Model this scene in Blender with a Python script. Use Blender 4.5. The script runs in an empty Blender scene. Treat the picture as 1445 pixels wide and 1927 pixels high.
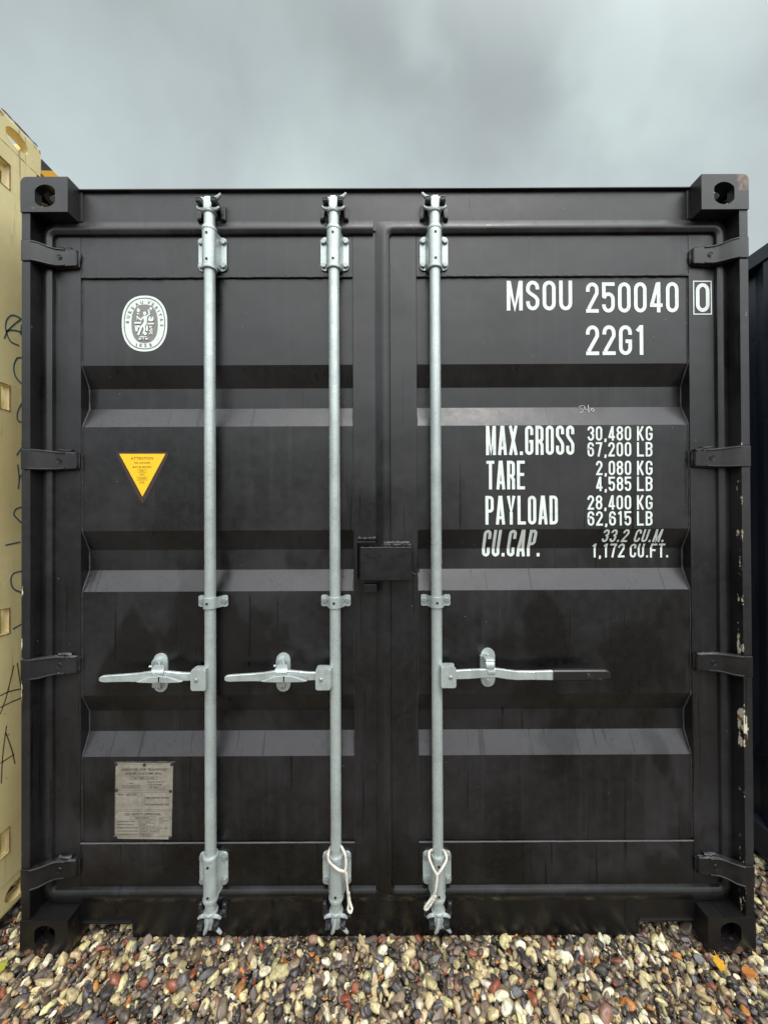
import bpy, bmesh, math, random
import numpy as np
from mathutils import Vector, Matrix
random.seed(7); np.random.seed(7)
R = math.radians
scene = bpy.context.scene
C = scene.collection

# ------------------------------------------------------------------ camera
FPX, W0, H0 = 696.0, 1445.0, 1927.0
CD, CX, CZ, PIT, ROL, YAW = 1.2291, -0.0076, 1.4588, 0.0053, -0.0044, 0.0004
def rmat():
    c, s = math.cos(YAW), math.sin(YAW); A = Matrix(((c, -s, 0), (s, c, 0), (0, 0, 1)))
    c, s = math.cos(PIT), math.sin(PIT); B = Matrix(((1, 0, 0), (0, c, s), (0, -s, c)))
    c, s = math.cos(ROL), math.sin(ROL); D = Matrix(((c, 0, s), (0, 1, 0), (-s, 0, c)))
    return D @ B @ A
RM = rmat()
cam = bpy.data.objects.new('camera', bpy.data.cameras.new('camera')); C.objects.link(cam)
M = Matrix((RM[0], RM[2], -Vector(RM[1]))).transposed()
cam.matrix_world = Matrix.Translation((CX, -CD, CZ)) @ M.to_4x4()
cam.data.sensor_fit = 'HORIZONTAL'; cam.data.sensor_width = 36; cam.data.lens = 36 * FPX / W0
cam.data.clip_start = 0.02; cam.data.clip_end = 3000
scene.camera = cam

# ------------------------------------------------------------------ world, sun, exposure
SUN_EL, SUN_AZ = 60.0, 164.0          # azimuth clockwise from +Y
w = bpy.data.worlds.new('World'); scene.world = w; w.use_nodes = True
nt = w.node_tree; nt.nodes.clear()
def wn(t, **k):
    n = nt.nodes.new(t)
    for a, b in k.items(): setattr(n, a, b)
    return n
def wmath(op, a, b=None, c=None, clamp=False):
    n = wn('ShaderNodeMath', operation=op, use_clamp=clamp)
    for i, v in enumerate((a, b, c)):
        if v is None: continue
        if isinstance(v, (int, float)): n.inputs[i].default_value = v
        else: nt.links.new(v, n.inputs[i])
    return n.outputs[0]
out = wn('ShaderNodeOutputWorld'); bg = wn('ShaderNodeBackground')
sky = wn('ShaderNodeTexSky', sky_type='NISHITA'); sky.sun_disc = False
sky.sun_elevation = R(SUN_EL); sky.sun_rotation = R(SUN_AZ)
tc = wn('ShaderNodeTexCoord'); sep = wn('ShaderNodeSeparateXYZ')
nt.links.new(tc.outputs['Generated'], sep.inputs[0])
X_, Y_, Z_ = sep.outputs
zc = wmath('ADD', wmath('MAXIMUM', Z_, 0.0), 0.12)
comb = wn('ShaderNodeCombineXYZ')
nt.links.new(wmath('DIVIDE', X_, zc), comb.inputs[0]); nt.links.new(wmath('DIVIDE', Y_, zc), comb.inputs[1])
dn = wn('ShaderNodeTexNoise'); dn.inputs['Scale'].default_value = 2.6; dn.inputs['Detail'].default_value = 4; dn.inputs['Roughness'].default_value = .55
nt.links.new(tc.outputs['Generated'], dn.inputs['Vector'])
dsub = wn('ShaderNodeVectorMath', operation='SUBTRACT'); nt.links.new(dn.outputs['Color'], dsub.inputs[0]); dsub.inputs[1].default_value = (.5, .5, .5)
dsc = wn('ShaderNodeVectorMath', operation='SCALE'); nt.links.new(dsub.outputs[0], dsc.inputs[0]); dsc.inputs['Scale'].default_value = .42
dad = wn('ShaderNodeVectorMath', operation='ADD'); nt.links.new(tc.outputs['Generated'], dad.inputs[0]); nt.links.new(dsc.outputs[0], dad.inputs[1])
n1 = wn('ShaderNodeTexNoise'); n1.inputs['Scale'].default_value = 2.2; n1.inputs['Detail'].default_value = 5.0
n1.inputs['Roughness'].default_value = 0.5; n1.inputs['Distortion'].default_value = 0.3
nt.links.new(tc.outputs['Generated'], n1.inputs['Vector'])
acc = n1.outputs[0]
cp_, sp2 = math.cos(PIT), math.sin(PIT)
for px, py, rad, k in ((800, 40, .07, .13), (835, 120, .06, .07), (650, 60, .20, -.09), (960, 60, .16, -.13), (960, 200, .10, -.07), (1110, 185, .10, .09), (1200, 60, .10, .08), (1400, 60, .16, -.04), (60, 120, .2, .05), (380, 60, .13, -.03), (560, 330, .3, .05), (1300, 260, .2, .05)):
    d_ = Vector(((px - 722.5) / FPX, 1, -(py - 963.5) / FPX)).normalized()
    ds = wn('ShaderNodeVectorMath', operation='DISTANCE'); nt.links.new(dad.outputs[0], ds.inputs[0]); ds.inputs[1].default_value = d_
    m_ = wn('ShaderNodeMapRange', interpolation_type='SMOOTHSTEP'); m_.inputs[1].default_value = rad * 1.25; m_.inputs[2].default_value = 0
    m_.inputs[3].default_value = 0; m_.inputs[4].default_value = k * 1.25; nt.links.new(ds.outputs[1], m_.inputs[0])
    acc = wmath('ADD', acc, m_.outputs[0])
cr = wn('ShaderNodeValToRGB'); e = cr.color_ramp.elements
e[0].position = 0.30; e[0].color = (0.365, 0.40, 0.415, 1)
e[1].position = 0.74; e[1].color = (0.56, 0.65, 0.645, 1)
x = e.new(0.50); x.color = (0.425, 0.485, 0.49, 1)
nt.links.new(acc, cr.inputs[0])
# low clouds at the front are a touch paler than those higher up; the bright part of the overcast is high and behind
lo = wmath('SUBTRACT', 2.12, wmath('MULTIPLY', wmath('MAXIMUM', Z_, 0.45), 1.38))
dot = wmath('ADD', wmath('ADD', wmath('MULTIPLY', X_, 0.16), wmath('MULTIPLY', Y_, -0.55)), wmath('MULTIPLY', Z_, 0.82))
mr = wn('ShaderNodeMapRange', interpolation_type='SMOOTHSTEP'); mr.inputs[1].default_value = 0.28; mr.inputs[2].default_value = 0.94
mr.inputs[3].default_value = 0.0; mr.inputs[4].default_value = 5.6
nt.links.new(dot, mr.inputs[0])
hz = wn('ShaderNodeMapRange', interpolation_type='SMOOTHSTEP'); hz.inputs[1].default_value = -0.04; hz.inputs[2].default_value = 0.5
hz.inputs[3].default_value = 0.16; hz.inputs[4].default_value = 1.0
nt.links.new(Z_, hz.inputs[0])
v1 = wn('ShaderNodeVectorMath', operation='SCALE'); nt.links.new(cr.outputs[0], v1.inputs[0]); nt.links.new(wmath('MULTIPLY', lo, hz.outputs[0]), v1.inputs['Scale'])
v2 = wn('ShaderNodeVectorMath', operation='SCALE'); v2.inputs[0].default_value = (.487, .489, .49); nt.links.new(wmath('MULTIPLY', mr.outputs[0], hz.outputs[0]), v2.inputs['Scale'])
vs = wn('ShaderNodeVectorMath', operation='ADD'); nt.links.new(v1.outputs[0], vs.inputs[0]); nt.links.new(v2.outputs[0], vs.inputs[1])
vk = wn('ShaderNodeVectorMath', operation='SCALE'); vk.inputs['Scale'].default_value = 0.06
nt.links.new(sky.outputs[0], vk.inputs[0])
mx = wn('ShaderNodeMix', data_type='RGBA'); mx.inputs[0].default_value = 0.92
nt.links.new(vk.outputs[0], mx.inputs[6]); nt.links.new(vs.outputs[0], mx.inputs[7])
nt.links.new(mx.outputs[2], bg.inputs[0]); bg.inputs[1].default_value = 1.0
nt.links.new(bg.outputs[0], out.inputs[0])
sun = bpy.data.objects.new('sun', bpy.data.lights.new('sun', 'SUN')); C.objects.link(sun)
sun.data.energy = 1.8; sun.data.angle = R(28); sun.data.color = (1, .97, .92)
sd = Vector((math.sin(R(SUN_AZ)) * math.cos(R(SUN_EL)), math.cos(R(SUN_AZ)) * math.cos(R(SUN_EL)), math.sin(R(SUN_EL))))
sun.rotation_euler = sd.to_track_quat('Z', 'Y').to_euler(); sun.location = (0, -4, 8)
scene.view_settings.view_transform = 'Standard'; scene.view_settings.look = 'None'
scene.view_settings.exposure = 0.0; scene.view_settings.gamma = 1.0
scene.cycles.max_bounces = 6

# ------------------------------------------------------------------ measuring: photograph pixel -> point on a real plane
RMT = RM.transposed()
def ray(px, py):
    return RMT @ Vector(((px - W0 / 2) / FPX, 1.0, -(py - H0 / 2) / FPX))
def P(px, py, y):
    d = ray(px, py); t = (y + CD) / d.y
    return CX + d.x * t, CZ + d.z * t
def PX(px, py, x):
    d = ray(px, py); t = (x - CX) / d.x
    return -CD + d.y * t, CZ + d.z * t
def PZ(px, py, z):
    d = ray(px, py); t = (z - CZ) / d.z
    return CX + d.x * t, -CD + d.y * t

# ------------------------------------------------------------------ node helpers
class Mat:
    def __init__(s, name, base, rough=.5, metal=0.0, spec=.5):
        s.m = bpy.data.materials.new(name); s.m.use_nodes = True; s.t = s.m.node_tree
        s.b = s.t.nodes['Principled BSDF']
        s.b.inputs['Base Color'].default_value = (*base, 1); s.b.inputs['Roughness'].default_value = rough
        s.b.inputs['Metallic'].default_value = metal; s.b.inputs['Specular IOR Level'].default_value = spec
        s.tc = s.t.nodes.new('ShaderNodeTexCoord'); s.col = None
        s.base = base
    def n(s, t, **k):
        n = s.t.nodes.new(t)
        for a, b in k.items(): setattr(n, a, b)
        return n
    def l(s, a, b): s.t.links.new(a, b)
    def mapv(s, scale=(1, 1, 1), loc=(0, 0, 0), rot=(0, 0, 0)):
        m = s.n('ShaderNodeMapping'); m.inputs['Scale'].default_value = scale; m.inputs['Location'].default_value = loc
        m.inputs['Rotation'].default_value = rot
        s.l(s.tc.outputs['Object'], m.inputs[0]); return m.outputs[0]
    def noise(s, scale, detail=4, rough=.5, vec=None, dist=0):
        n = s.n('ShaderNodeTexNoise'); n.inputs['Scale'].default_value = scale; n.inputs['Detail'].default_value = detail
        n.inputs['Roughness'].default_value = rough; n.inputs['Distortion'].default_value = dist
        s.l(vec if vec is not None else s.tc.outputs['Object'], n.inputs['Vector']); return n.outputs[0]
    def rng(s, v, a, b, c=0.0, d=1.0, smooth=True):
        m = s.n('ShaderNodeMapRange', interpolation_type='SMOOTHSTEP' if smooth else 'LINEAR')
        for i, q in enumerate((a, b, c, d)): m.inputs[i + 1].default_value = q
        s.l(v, m.inputs[0]); return m.outputs[0]
    def math(s, op, a, b=None, clamp=False):
        n = s.n('ShaderNodeMath', operation=op, use_clamp=clamp)
        for i, v in enumerate((a, b)):
            if v is None: continue
            if isinstance(v, (int, float)): n.inputs[i].default_value = v
            else: s.l(v, n.inputs[i])
        return n.outputs[0]
    def mix(s, f, a, b):
        n = s.n('ShaderNodeMix', data_type='RGBA')
        for i, v in ((0, f), (6, a), (7, b)):
            if isinstance(v, (int, float)): n.inputs[i].default_value = v
            elif isinstance(v, tuple): n.inputs[i].default_value = (*v, 1)
            else: s.l(v, n.inputs[i])
        return n.outputs[2]
    def colour(s, c): s.l(c, s.b.inputs['Base Color'])
    def rough(s, v): s.l(v, s.b.inputs['Roughness'])
    def bump(s, h, dist=.002, strength=.5, prev=None):
        b = s.n('ShaderNodeBump'); b.inputs['Strength'].default_value = strength; b.inputs['Distance'].default_value = dist
        s.l(h, b.inputs['Height'])
        if prev is not None: s.l(prev, b.inputs['Normal'])
        s.l(b.outputs[0], s.b.inputs['Normal']); return b.outputs[0]

def sepz(M_):
    sp = M_.n('ShaderNodeSeparateXYZ'); M_.l(M_.tc.outputs['Object'], sp.inputs[0]); return sp.outputs

def paint(name, base, dust_lit, rough=.36, drips=1.0, wet_shade=1.0):
    """Weathered container paint: dull dusty road film in patches, run marks, specks, gentle sheet waviness."""
    m = Mat(name, base, rough)
    big = m.rng(m.noise(1.7, 4, .6), .35, .7)
    fine = m.rng(m.noise(38, 6, .7), .3, .75)
    streak = m.rng(m.noise(1.0, 5, .6, m.mapv((34, 34, 1.1))), .50, .72)
    c = m.mix(m.math('MULTIPLY', big, .62), base, dust_lit)
    c = m.mix(m.math('MULTIPLY', fine, .22), c, dust_lit)
    c = m.mix(m.math('MULTIPLY', streak, .36 * drips), c, dust_lit)
    run = m.rng(m.noise(1.0, 3, .5, m.mapv((62, 62, 1.7), (5, 3, 2))), .665, .70)
    dark = tuple(v * .35 for v in base)
    c = m.mix(m.math('MULTIPLY', run, .8 * drips), c, dark)
    vo = m.n('ShaderNodeTexVoronoi'); vo.inputs['Scale'].default_value = 21; m.l(m.tc.outputs['Object'], vo.inputs['Vector'])
    spk = m.rng(vo.outputs['Distance'], .06, .10, 1, 0)
    keep = m.rng(m.noise(5.5, 2), .54, .60)
    c = m.mix(m.math('MULTIPLY', m.math('MULTIPLY', spk, keep), .85), c, dark)
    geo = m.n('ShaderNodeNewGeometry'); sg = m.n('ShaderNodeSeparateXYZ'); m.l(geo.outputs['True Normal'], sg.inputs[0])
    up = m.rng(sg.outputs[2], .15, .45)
    c = m.mix(m.math('MULTIPLY', up, .75), c, tuple(min(1, v * 1.25) for v in dust_lit))  # dusty tone on up-facing slopes also paints in the light from above
    stip = m.math('MULTIPLY', m.math('MULTIPLY', m.rng(m.noise(1, 5, .75, m.mapv((85, 85, 60))), .53, .62), m.rng(m.noise(5, 3, .6), .40, .56)), up)
    c = m.mix(m.math('MULTIPLY', stip, .55), c, dark)
    runs2 = m.math('MULTIPLY', m.rng(m.noise(1.0, 2, .4, m.mapv((48, 3, 2.2), (9, 1, 4))), .655, .68), up)
    c = m.mix(m.math('MULTIPLY', runs2, .75 * drips), c, dark)
    vo2 = m.n('ShaderNodeTexVoronoi'); vo2.inputs['Scale'].default_value = 26; m.l(m.mapv((1, 1, 1), (7, 2, 5)), vo2.inputs['Vector'])
    wsp = m.math('MULTIPLY', m.rng(vo2.outputs['Distance'], .03, .05, 1, 0), m.rng(m.noise(4, 2, .5, m.mapv((1, 1, 1), (1, 9, 3))), .57, .6))
    c = m.mix(m.math('MULTIPLY', wsp, .6), c, (.32, .31, .30))
    damp_shade = m.math('MULTIPLY', m.rng(m.noise(1.0, 4, .55, m.mapv((2.6, 2.6, 1.5), (4.2, 0, 7.1))), .54, .60), .75 * drips * wet_shade)
    pz = sepz(m)[2]; damp_shade = m.math('MAXIMUM', damp_shade, m.math('MULTIPLY', m.rng(m.math('ADD', pz, m.rng(m.noise(6, 4, .6), .3, .7, -.12, .12)), .42, .16), .85 * drips * wet_shade))  # besides the damp patches, shade painted into the colour towards the ground
    c = m.mix(damp_shade, c, dark)
    m.colour(c)
    r = m.math('ADD', m.math('MULTIPLY', big, .12), m.math('MULTIPLY', fine, .10))
    r = m.math('ADD', r, m.math('MULTIPLY', run, -.12)); r = m.math('ADD', r, m.math('MULTIPLY', damp_shade, -.07)); r = m.math('ADD', r, rough - .08)
    m.rough(r)
    nrm = m.bump(m.noise(3.1, 3, .45), .02, .34)
    m.bump(m.noise(420, 3, .6), .0006, .22, nrm)
    return m

BASE_B, DUST_LIT_B = (.0046, .0045, .0048), (.0262, .0252, .0290)
M_black = paint('black container paint', BASE_B, DUST_LIT_B)
# painted castings and posts, chipped to rust and to the old cream coat where they were knocked
def chipped(name, kind):
    m = paint(name, BASE_B, DUST_LIT_B, .42)
    prev = m.b.inputs['Base Color'].links[0].from_socket
    xyz = sepz(m)
    ax = m.math('ABSOLUTE', xyz[0])
    if kind == 'casting':
        n = m.noise(23, 6, .72)
        hi = m.rng(xyz[2], 2.47, 2.50, 0, 1); upper = m.math('MULTIPLY', hi, m.math('MULTIPLY', m.rng(xyz[2], 2.482, 2.50, 1, 0), m.rng(xyz[0], -1.13, -1.15)))
        cor = m.math('MULTIPLY', m.rng(xyz[0], 1.15, 1.2), m.math('MULTIPLY', m.rng(xyz[2], 2.51, 2.56), m.rng(xyz[1], .02, .0)))
        low = m.rng(xyz[2], .05, .0, 0, .75)
        wgt = m.math('MAXIMUM', m.math('MAXIMUM', upper, cor), low)
        f = m.rng(m.math('ADD', n, m.math('MULTIPLY', wgt, .26)), .66, .74)
        rust = m.mix(m.rng(m.noise(60, 4), .4, .6), (.15, .065, .03), (.24, .17, .11))
        m.colour(m.mix(m.math('MULTIPLY', f, .6), prev, rust))
    else:
        n = m.noise(1.0, 6, .7, m.mapv((75, 60, 17)))
        edge = m.rng(xyz[0], 1.189, 1.216, 1, 0)
        side = m.math('MULTIPLY', m.rng(xyz[0], 1.1, 1.12), 1.0)
        z1 = m.math('MULTIPLY', m.rng(xyz[2], .28, .34), m.rng(xyz[2], .95, 1.05, 1, .12))
        zmid = m.math('MULTIPLY', m.rng(xyz[2], 1.0, 1.02), m.rng(xyz[2], 1.75, 1.85, .0, 0))
        wgt = m.math('MULTIPLY', m.math('MULTIPLY', side, edge), m.math('MAXIMUM', z1, zmid))
        lx = m.math('MULTIPLY', m.rng(xyz[0], -1.206, -1.2135), m.math('MULTIPLY', m.rng(xyz[2], .75, .8), m.rng(xyz[2], 1.25, 1.3, 1, 0)))
        wgt = m.math('ADD', wgt, m.math('MULTIPLY', lx, .72))
        front = m.rng(xyz[1], .03, .02)
        wgt = m.math('MULTIPLY', wgt, front)
        n2 = m.rng(m.noise(1.0, 3, .5, m.mapv((1, 1, 9), (0, 0, 3.7))), .42, .62, -.30, .03)
        thin = m.math('MULTIPLY', m.math('MULTIPLY', side, m.rng(xyz[0], 1.1875, 1.1915, 1, 0)), m.rng(m.noise(1.0, 4, .6, m.mapv((1, 1, 14), (0, 0, 1.1))), .42, .5, 0, .125))
        thin = m.math('MULTIPLY', thin, m.rng(xyz[2], 1.85, 1.75))
        thin = m.math('MULTIPLY', thin, front)
        f = m.rng(m.math('ADD', m.math('ADD', n, thin), m.math('ADD', m.math('MULTIPLY', wgt, .205), m.math('MULTIPLY', wgt, n2))), .685, .71)
        old = m.mix(m.rng(m.noise(45, 3), .56, .64), (.58, .55, .43), (.26, .12, .05))
        m.colour(m.mix(f, prev, old))
    return m
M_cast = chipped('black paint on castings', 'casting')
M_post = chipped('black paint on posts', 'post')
M_gasket = Mat('door gasket rubber', (.03, .03, .033), .5)
g = M_gasket; g.colour(g.mix(g.rng(g.noise(1, 5, .6, g.mapv((30, 30, 4))), .35, .75), (.018, .018, .02), (.055, .053, .056)))
g.bump(g.noise(120, 4), .001, .4)
M_weld = Mat('painted weld bead', (.05, .049, .052), .36)
g = M_weld; g.bump(g.noise(160, 4, .7), .003, .9)
M_dark = Mat('dark gap', (.006, .006, .007), .7)
M_blackbox = Mat('glossy black paint', (.007, .007, .008), .26)
g = M_blackbox; g.bump(g.noise(90, 5), .0015, .35); g.rough(g.rng(g.noise(20, 5, .7), .3, .7, .22, .42))

def galva(name, base, dirt, metal=.35):
    g = Mat(name, base, .42, metal)
    vo = g.n('ShaderNodeTexVoronoi'); vo.inputs['Scale'].default_value = 95; g.l(g.tc.outputs['Object'], vo.inputs['Vector'])
    c = g.mix(g.rng(vo.outputs['Color'], 0, 1, 0, .32), base, tuple(v * .78 for v in base))
    c = g.mix(g.math('MULTIPLY', g.rng(g.noise(9, 6, .7), .42, .72), .55), c, dirt)
    st = g.rng(g.noise(1, 4, .6, g.mapv((110, 110, 5))), .5, .75)
    c = g.mix(g.math('MULTIPLY', st, .35), c, dirt)
    sc_ = g.rng(g.noise(1, 3, .6, g.mapv((14, 14, 2.3))), .35, .7)
    c = g.mix(g.math('MULTIPLY', sc_, .38), c, dirt)
    nick = g.rng(g.noise(75, 3, .7), .68, .72); c = g.mix(g.math('MULTIPLY', nick, .5), c, tuple(v * .4 for v in dirt))
    g.colour(c); g.rough(g.rng(g.noise(30, 4), .3, .7, .22, .44))
    g.bump(g.noise(130, 5, .7), .0012, .35)
    return g
M_galv = galva('galvanised steel', (.50, .565, .555), (.30, .335, .335), .42)
M_cam = galva('cast galvanised steel', (.47, .52, .51), (.24, .27, .27), .45)
M_bolt = galva('bolt head zinc', (.36, .40, .40), (.22, .24, .24), .5)
M_keeper = Mat('keeper steel', (.03, .033, .036), .38)
g = M_keeper; g.colour(g.mix(g.rng(g.noise(70, 5, .7), .5, .7), (.014, .015, .017), (.09, .10, .105)))
M_hole = Mat('pin hole', (.01, .011, .011), .6)
M_white = Mat('white decal film', (.68, .74, .71), .42)
g = M_white; g.colour(g.mix(g.rng(g.noise(190, 4, .7), .69, .74), g.mix(g.rng(g.noise(26, 6, .7), .45, .8), (.70, .765, .73), (.50, .55, .52)), (.12, .12, .12)))
M_emblemgrey = Mat('grey decal print', (.20, .19, .18), .45)
M_emblemgrey2 = Mat('grey decal line', (.10, .11, .115), .45)
M_crayon = Mat('white crayon', (.6, .6, .6), .8)
M_yellow = Mat('yellow warning film', (.86, .52, .012), .4)
M_brown = Mat('worn dark sticker edge', (.035, .018, .012), .55)
M_print = Mat('sticker print', (.20, .11, .01), .5)
M_plate = Mat('dull steel data plate', (.30, .285, .24), .4, .35)
g = M_plate; g.colour(g.mix(g.rng(g.noise(24, 6, .7), .35, .75), (.34, .32, .27), (.22, .20, .165)))
M_etch = Mat('etched print', (.055, .052, .046), .55)
M_rope = Mat('white nylon rope', (.60, .57, .50), .7)
g = M_rope; g.colour(g.mix(g.rng(g.noise(40, 5, .7), .45, .7), (.62, .59, .52), (.30, .27, .21)))
M_grip = Mat('black rubber grip', (.012, .012, .013), .33)
g = M_grip; g.colour(g.mix(g.rng(g.noise(30, 5, .7), .6, .72), (.012, .012, .013), (.10, .10, .105)))
M_cream = paint('cream container paint', (.83, .715, .37), (.60, .48, .22), .5, .9, .12)
g = M_cream; prev = g.b.inputs['Base Color'].links[0].from_socket
xyz = sepz(g)
wgt = g.math('MAXIMUM', g.rng(xyz[2], 2.82, 2.89, 0, .13), g.rng(xyz[2], .2, .0, 0, .1))
rf = g.math('MAXIMUM', g.rng(g.math('ADD', g.noise(11, 7, .75), wgt), .66, .74), g.math('MULTIPLY', g.rng(g.noise(1, 5, .65, g.mapv((40, 40, 3))), .62, .72), .5))
g.colour(g.mix(g.math('MULTIPLY', rf, .85), prev, (.17, .075, .03)))
M_rust = Mat('rusty brown edge', (.24, .13, .055), .8)
g = M_rust; g.colour(g.mix(g.rng(g.noise(60, 5, .7), .4, .65), (.30, .17, .07), (.12, .05, .03)))
M_marker_b = Mat('blue marker', (.05, .12, .14), .6); M_marker_k = Mat('brown marker', (.05, .035, .02), .6)
M_navy = paint('navy container paint', (.018, .024, .042), (.045, .055, .075), .34, .6)
M_hzy = Mat('hazard yellow', (.80, .40, .01), .4); M_hzb = Mat('hazard black', (.02, .02, .022), .4)
M_leaf = Mat('yellow leaf', (.75, .45, .03), .5); M_leaf3 = Mat('green yellow leaf', (.42, .42, .03), .5); M_leaf2 = Mat('orange leaf', (.62, .26, .06), .55)

# ------------------------------------------------------------------ mesh helpers
def box(bm, x0, x1, y0, y1, z0, z1, bev=0.0, seg=2):
    v = [bm.verts.new((x, y, z)) for x in (x0, x1) for y in (y0, y1) for z in (z0, z1)]
    fs = [bm.faces.new([v[i] for i in q]) for q in ((0, 1, 3, 2), (4, 6, 7, 5), (0, 4, 5, 1), (2, 3, 7, 6), (0, 2, 6, 4), (1, 5, 7, 3))]
    if bev:
        es = list({e for f in fs for e in f.edges})
        bmesh.ops.bevel(bm, geom=es, offset=bev, segments=seg, profile=.5, affect='EDGES')
def prism(bm, poly, a, b, axis='y', bev=0.0):
    """poly in the plane across `axis`; 'y': (x,z)  'z': (x,y)  'x': (y,z)"""
    def mk(p, t): return {'y': (p[0], t, p[1]), 'z': (p[0], p[1], t), 'x': (t, p[0], p[1])}[axis]
    A = [bm.verts.new(mk(p, a)) for p in poly]; B = [bm.verts.new(mk(p, b)) for p in poly]
    fs = [bm.faces.new(A), bm.faces.new(B[::-1])]
    n = len(poly)
    for i in range(n): fs.append(bm.faces.new((A[i], B[i], B[(i + 1) % n], A[(i + 1) % n])))
    if bev:
        es = [e for e in set(fs[0].edges) | set(fs[1].edges)]
        bmesh.ops.bevel(bm, geom=es, offset=bev, segments=2, profile=.5, affect='EDGES')
def lathe(bm, prof, origin, axis='z', n=20):
    """prof: list of (radius, t) along axis"""
    ax = {'z': ((1, 0, 0), (0, 1, 0), (0, 0, 1)), 'y': ((1, 0, 0), (0, 0, 1), (0, 1, 0)), 'x': ((0, 1, 0), (0, 0, 1), (1, 0, 0))}[axis]
    u, v, d = map(Vector, ax); o = Vector(origin); rings = []
    for r, t in prof:
        rings.append([bm.verts.new(o + u * (r * math.cos(2 * math.pi * i / n)) + v * (r * math.sin(2 * math.pi * i / n)) + d * t) for i in range(n)])
    for a, b in zip(rings, rings[1:]):
        for i in range(n): bm.faces.new((a[i], a[(i + 1) % n], b[(i + 1) % n], b[i]))
    if prof[0][0] > 0: bm.faces.new(rings[0][::-1])
    if prof[-1][0] > 0: bm.faces.new(rings[-1])
def tube(bm, pts, rad, n=8, closed=False, twist=0):
    pts = [Vector(p) for p in pts]; N = len(pts); rings = []
    up = Vector((0.13, -1, .07)).normalized()
    for i, p in enumerate(pts):
        a = pts[(i - 1) % N] if (closed or i) else p; b = pts[(i + 1) % N] if (closed or i < N - 1) else p
        t = (b - a).normalized()
        if abs(t.dot(up)) > .93: s = t.cross(Vector((1, .2, 0))).normalized()
        else: s = t.cross(up).normalized()
        q = t.cross(s); r = rad[i] if isinstance(rad, (list, tuple)) else rad
        rings.append([bm.verts.new(p + (s * math.cos(2 * math.pi * k / n + twist * i) + q * math.sin(2 * math.pi * k / n + twist * i)) * r) for k in range(n)])
    m = N if closed else N - 1
    for i in range(m):
        a, b = rings[i], rings[(i + 1) % N]
        for k in range(n): bm.faces.new((a[k], a[(k + 1) % n], b[(k + 1) % n], b[k]))
    if not closed: bm.faces.new(rings[0][::-1]); bm.faces.new(rings[-1])
def bead(bm, p0, p1, r, jit=.35, step=None):
    """a lumpy weld run"""
    p0, p1 = Vector(p0), Vector(p1); L = (p1 - p0).length; n = max(3, int(L / (step or r * 2.2)))
    pts = []; rr = []
    for i in range(n + 1):
        j = Vector([random.uniform(-1, 1) * r * jit * .6 for _ in range(3)])
        pts.append(p0.lerp(p1, i / n) + j); rr.append(r * random.uniform(1 - jit, 1 + jit))
    tube(bm, pts, rr, 7)
def obj(name, bm, mat, parent=None, smooth=True, angle=38, label=None):
    bmesh.ops.recalc_face_normals(bm, faces=bm.faces)
    me = bpy.data.meshes.new(name); bm.to_mesh(me); bm.free()
    mats = mat if isinstance(mat, (list, tuple)) else [mat]
    for m_ in mats: me.materials.append(m_.m if isinstance(m_, Mat) else m_)
    if smooth:
        me.shade_smooth()
        me.set_sharp_from_angle(angle=R(angle))
    o = bpy.data.objects.new(name, me); C.objects.link(o)
    if smooth:
        wn_ = o.modifiers.new('weighted_normal', 'WEIGHTED_NORMAL'); wn_.keep_sharp = True; wn_.weight = 100; wn_.mode = 'FACE_AREA'
    if parent is not None: o.parent = parent
    if label: o['label'] = label
    return o
def B(): return bmesh.new()
def root(name, label, cat, loc=(0, 0, 0), group=None):
    o = bpy.data.objects.new(name, None); C.objects.link(o); o.location = loc
    o['label'] = label; o['category'] = cat; o.empty_display_size = .2
    if group: o['group'] = group
    return o
def join_bm(bm, other_me, mtx=None):
    n0 = len(bm.verts); bm.from_mesh(other_me)
    if mtx is not None:
        bm.verts.ensure_lookup_table(); bmesh.ops.transform(bm, matrix=mtx, verts=bm.verts[n0:])
def arc(cx, cy, r, a0, a1, n=8, ry=None):
    ry = r if ry is None else ry
    return [(cx + r * math.cos(R(a0 + (a1 - a0) * i / n)), cy + ry * math.sin(R(a0 + (a1 - a0) * i / n))) for i in range(n + 1)]
def rrect(x0, x1, z0, z1, r, n=5):
    return arc(x1 - r, z1 - r, r, 0, 90, n) + arc(x0 + r, z1 - r, r, 90, 180, n) + arc(x0 + r, z0 + r, r, 180, 270, n) + arc(x1 - r, z0 + r, r, 270, 360, n)
def hexpoly(cx, cz, r, a=0): return [(cx + r * math.cos(R(60 * i + a)), cz + r * math.sin(R(60 * i + a))) for i in range(6)]

# ------------------------------------------------------------------ container geometry, measured on the photograph
HW = 1.216            # half width
HT = 2.591
YF, YP = .055, .061   # door frame face, door panel face
YH = .050             # header / sill face
CW, CL, CH = .158, .178, .118   # corner casting

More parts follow.
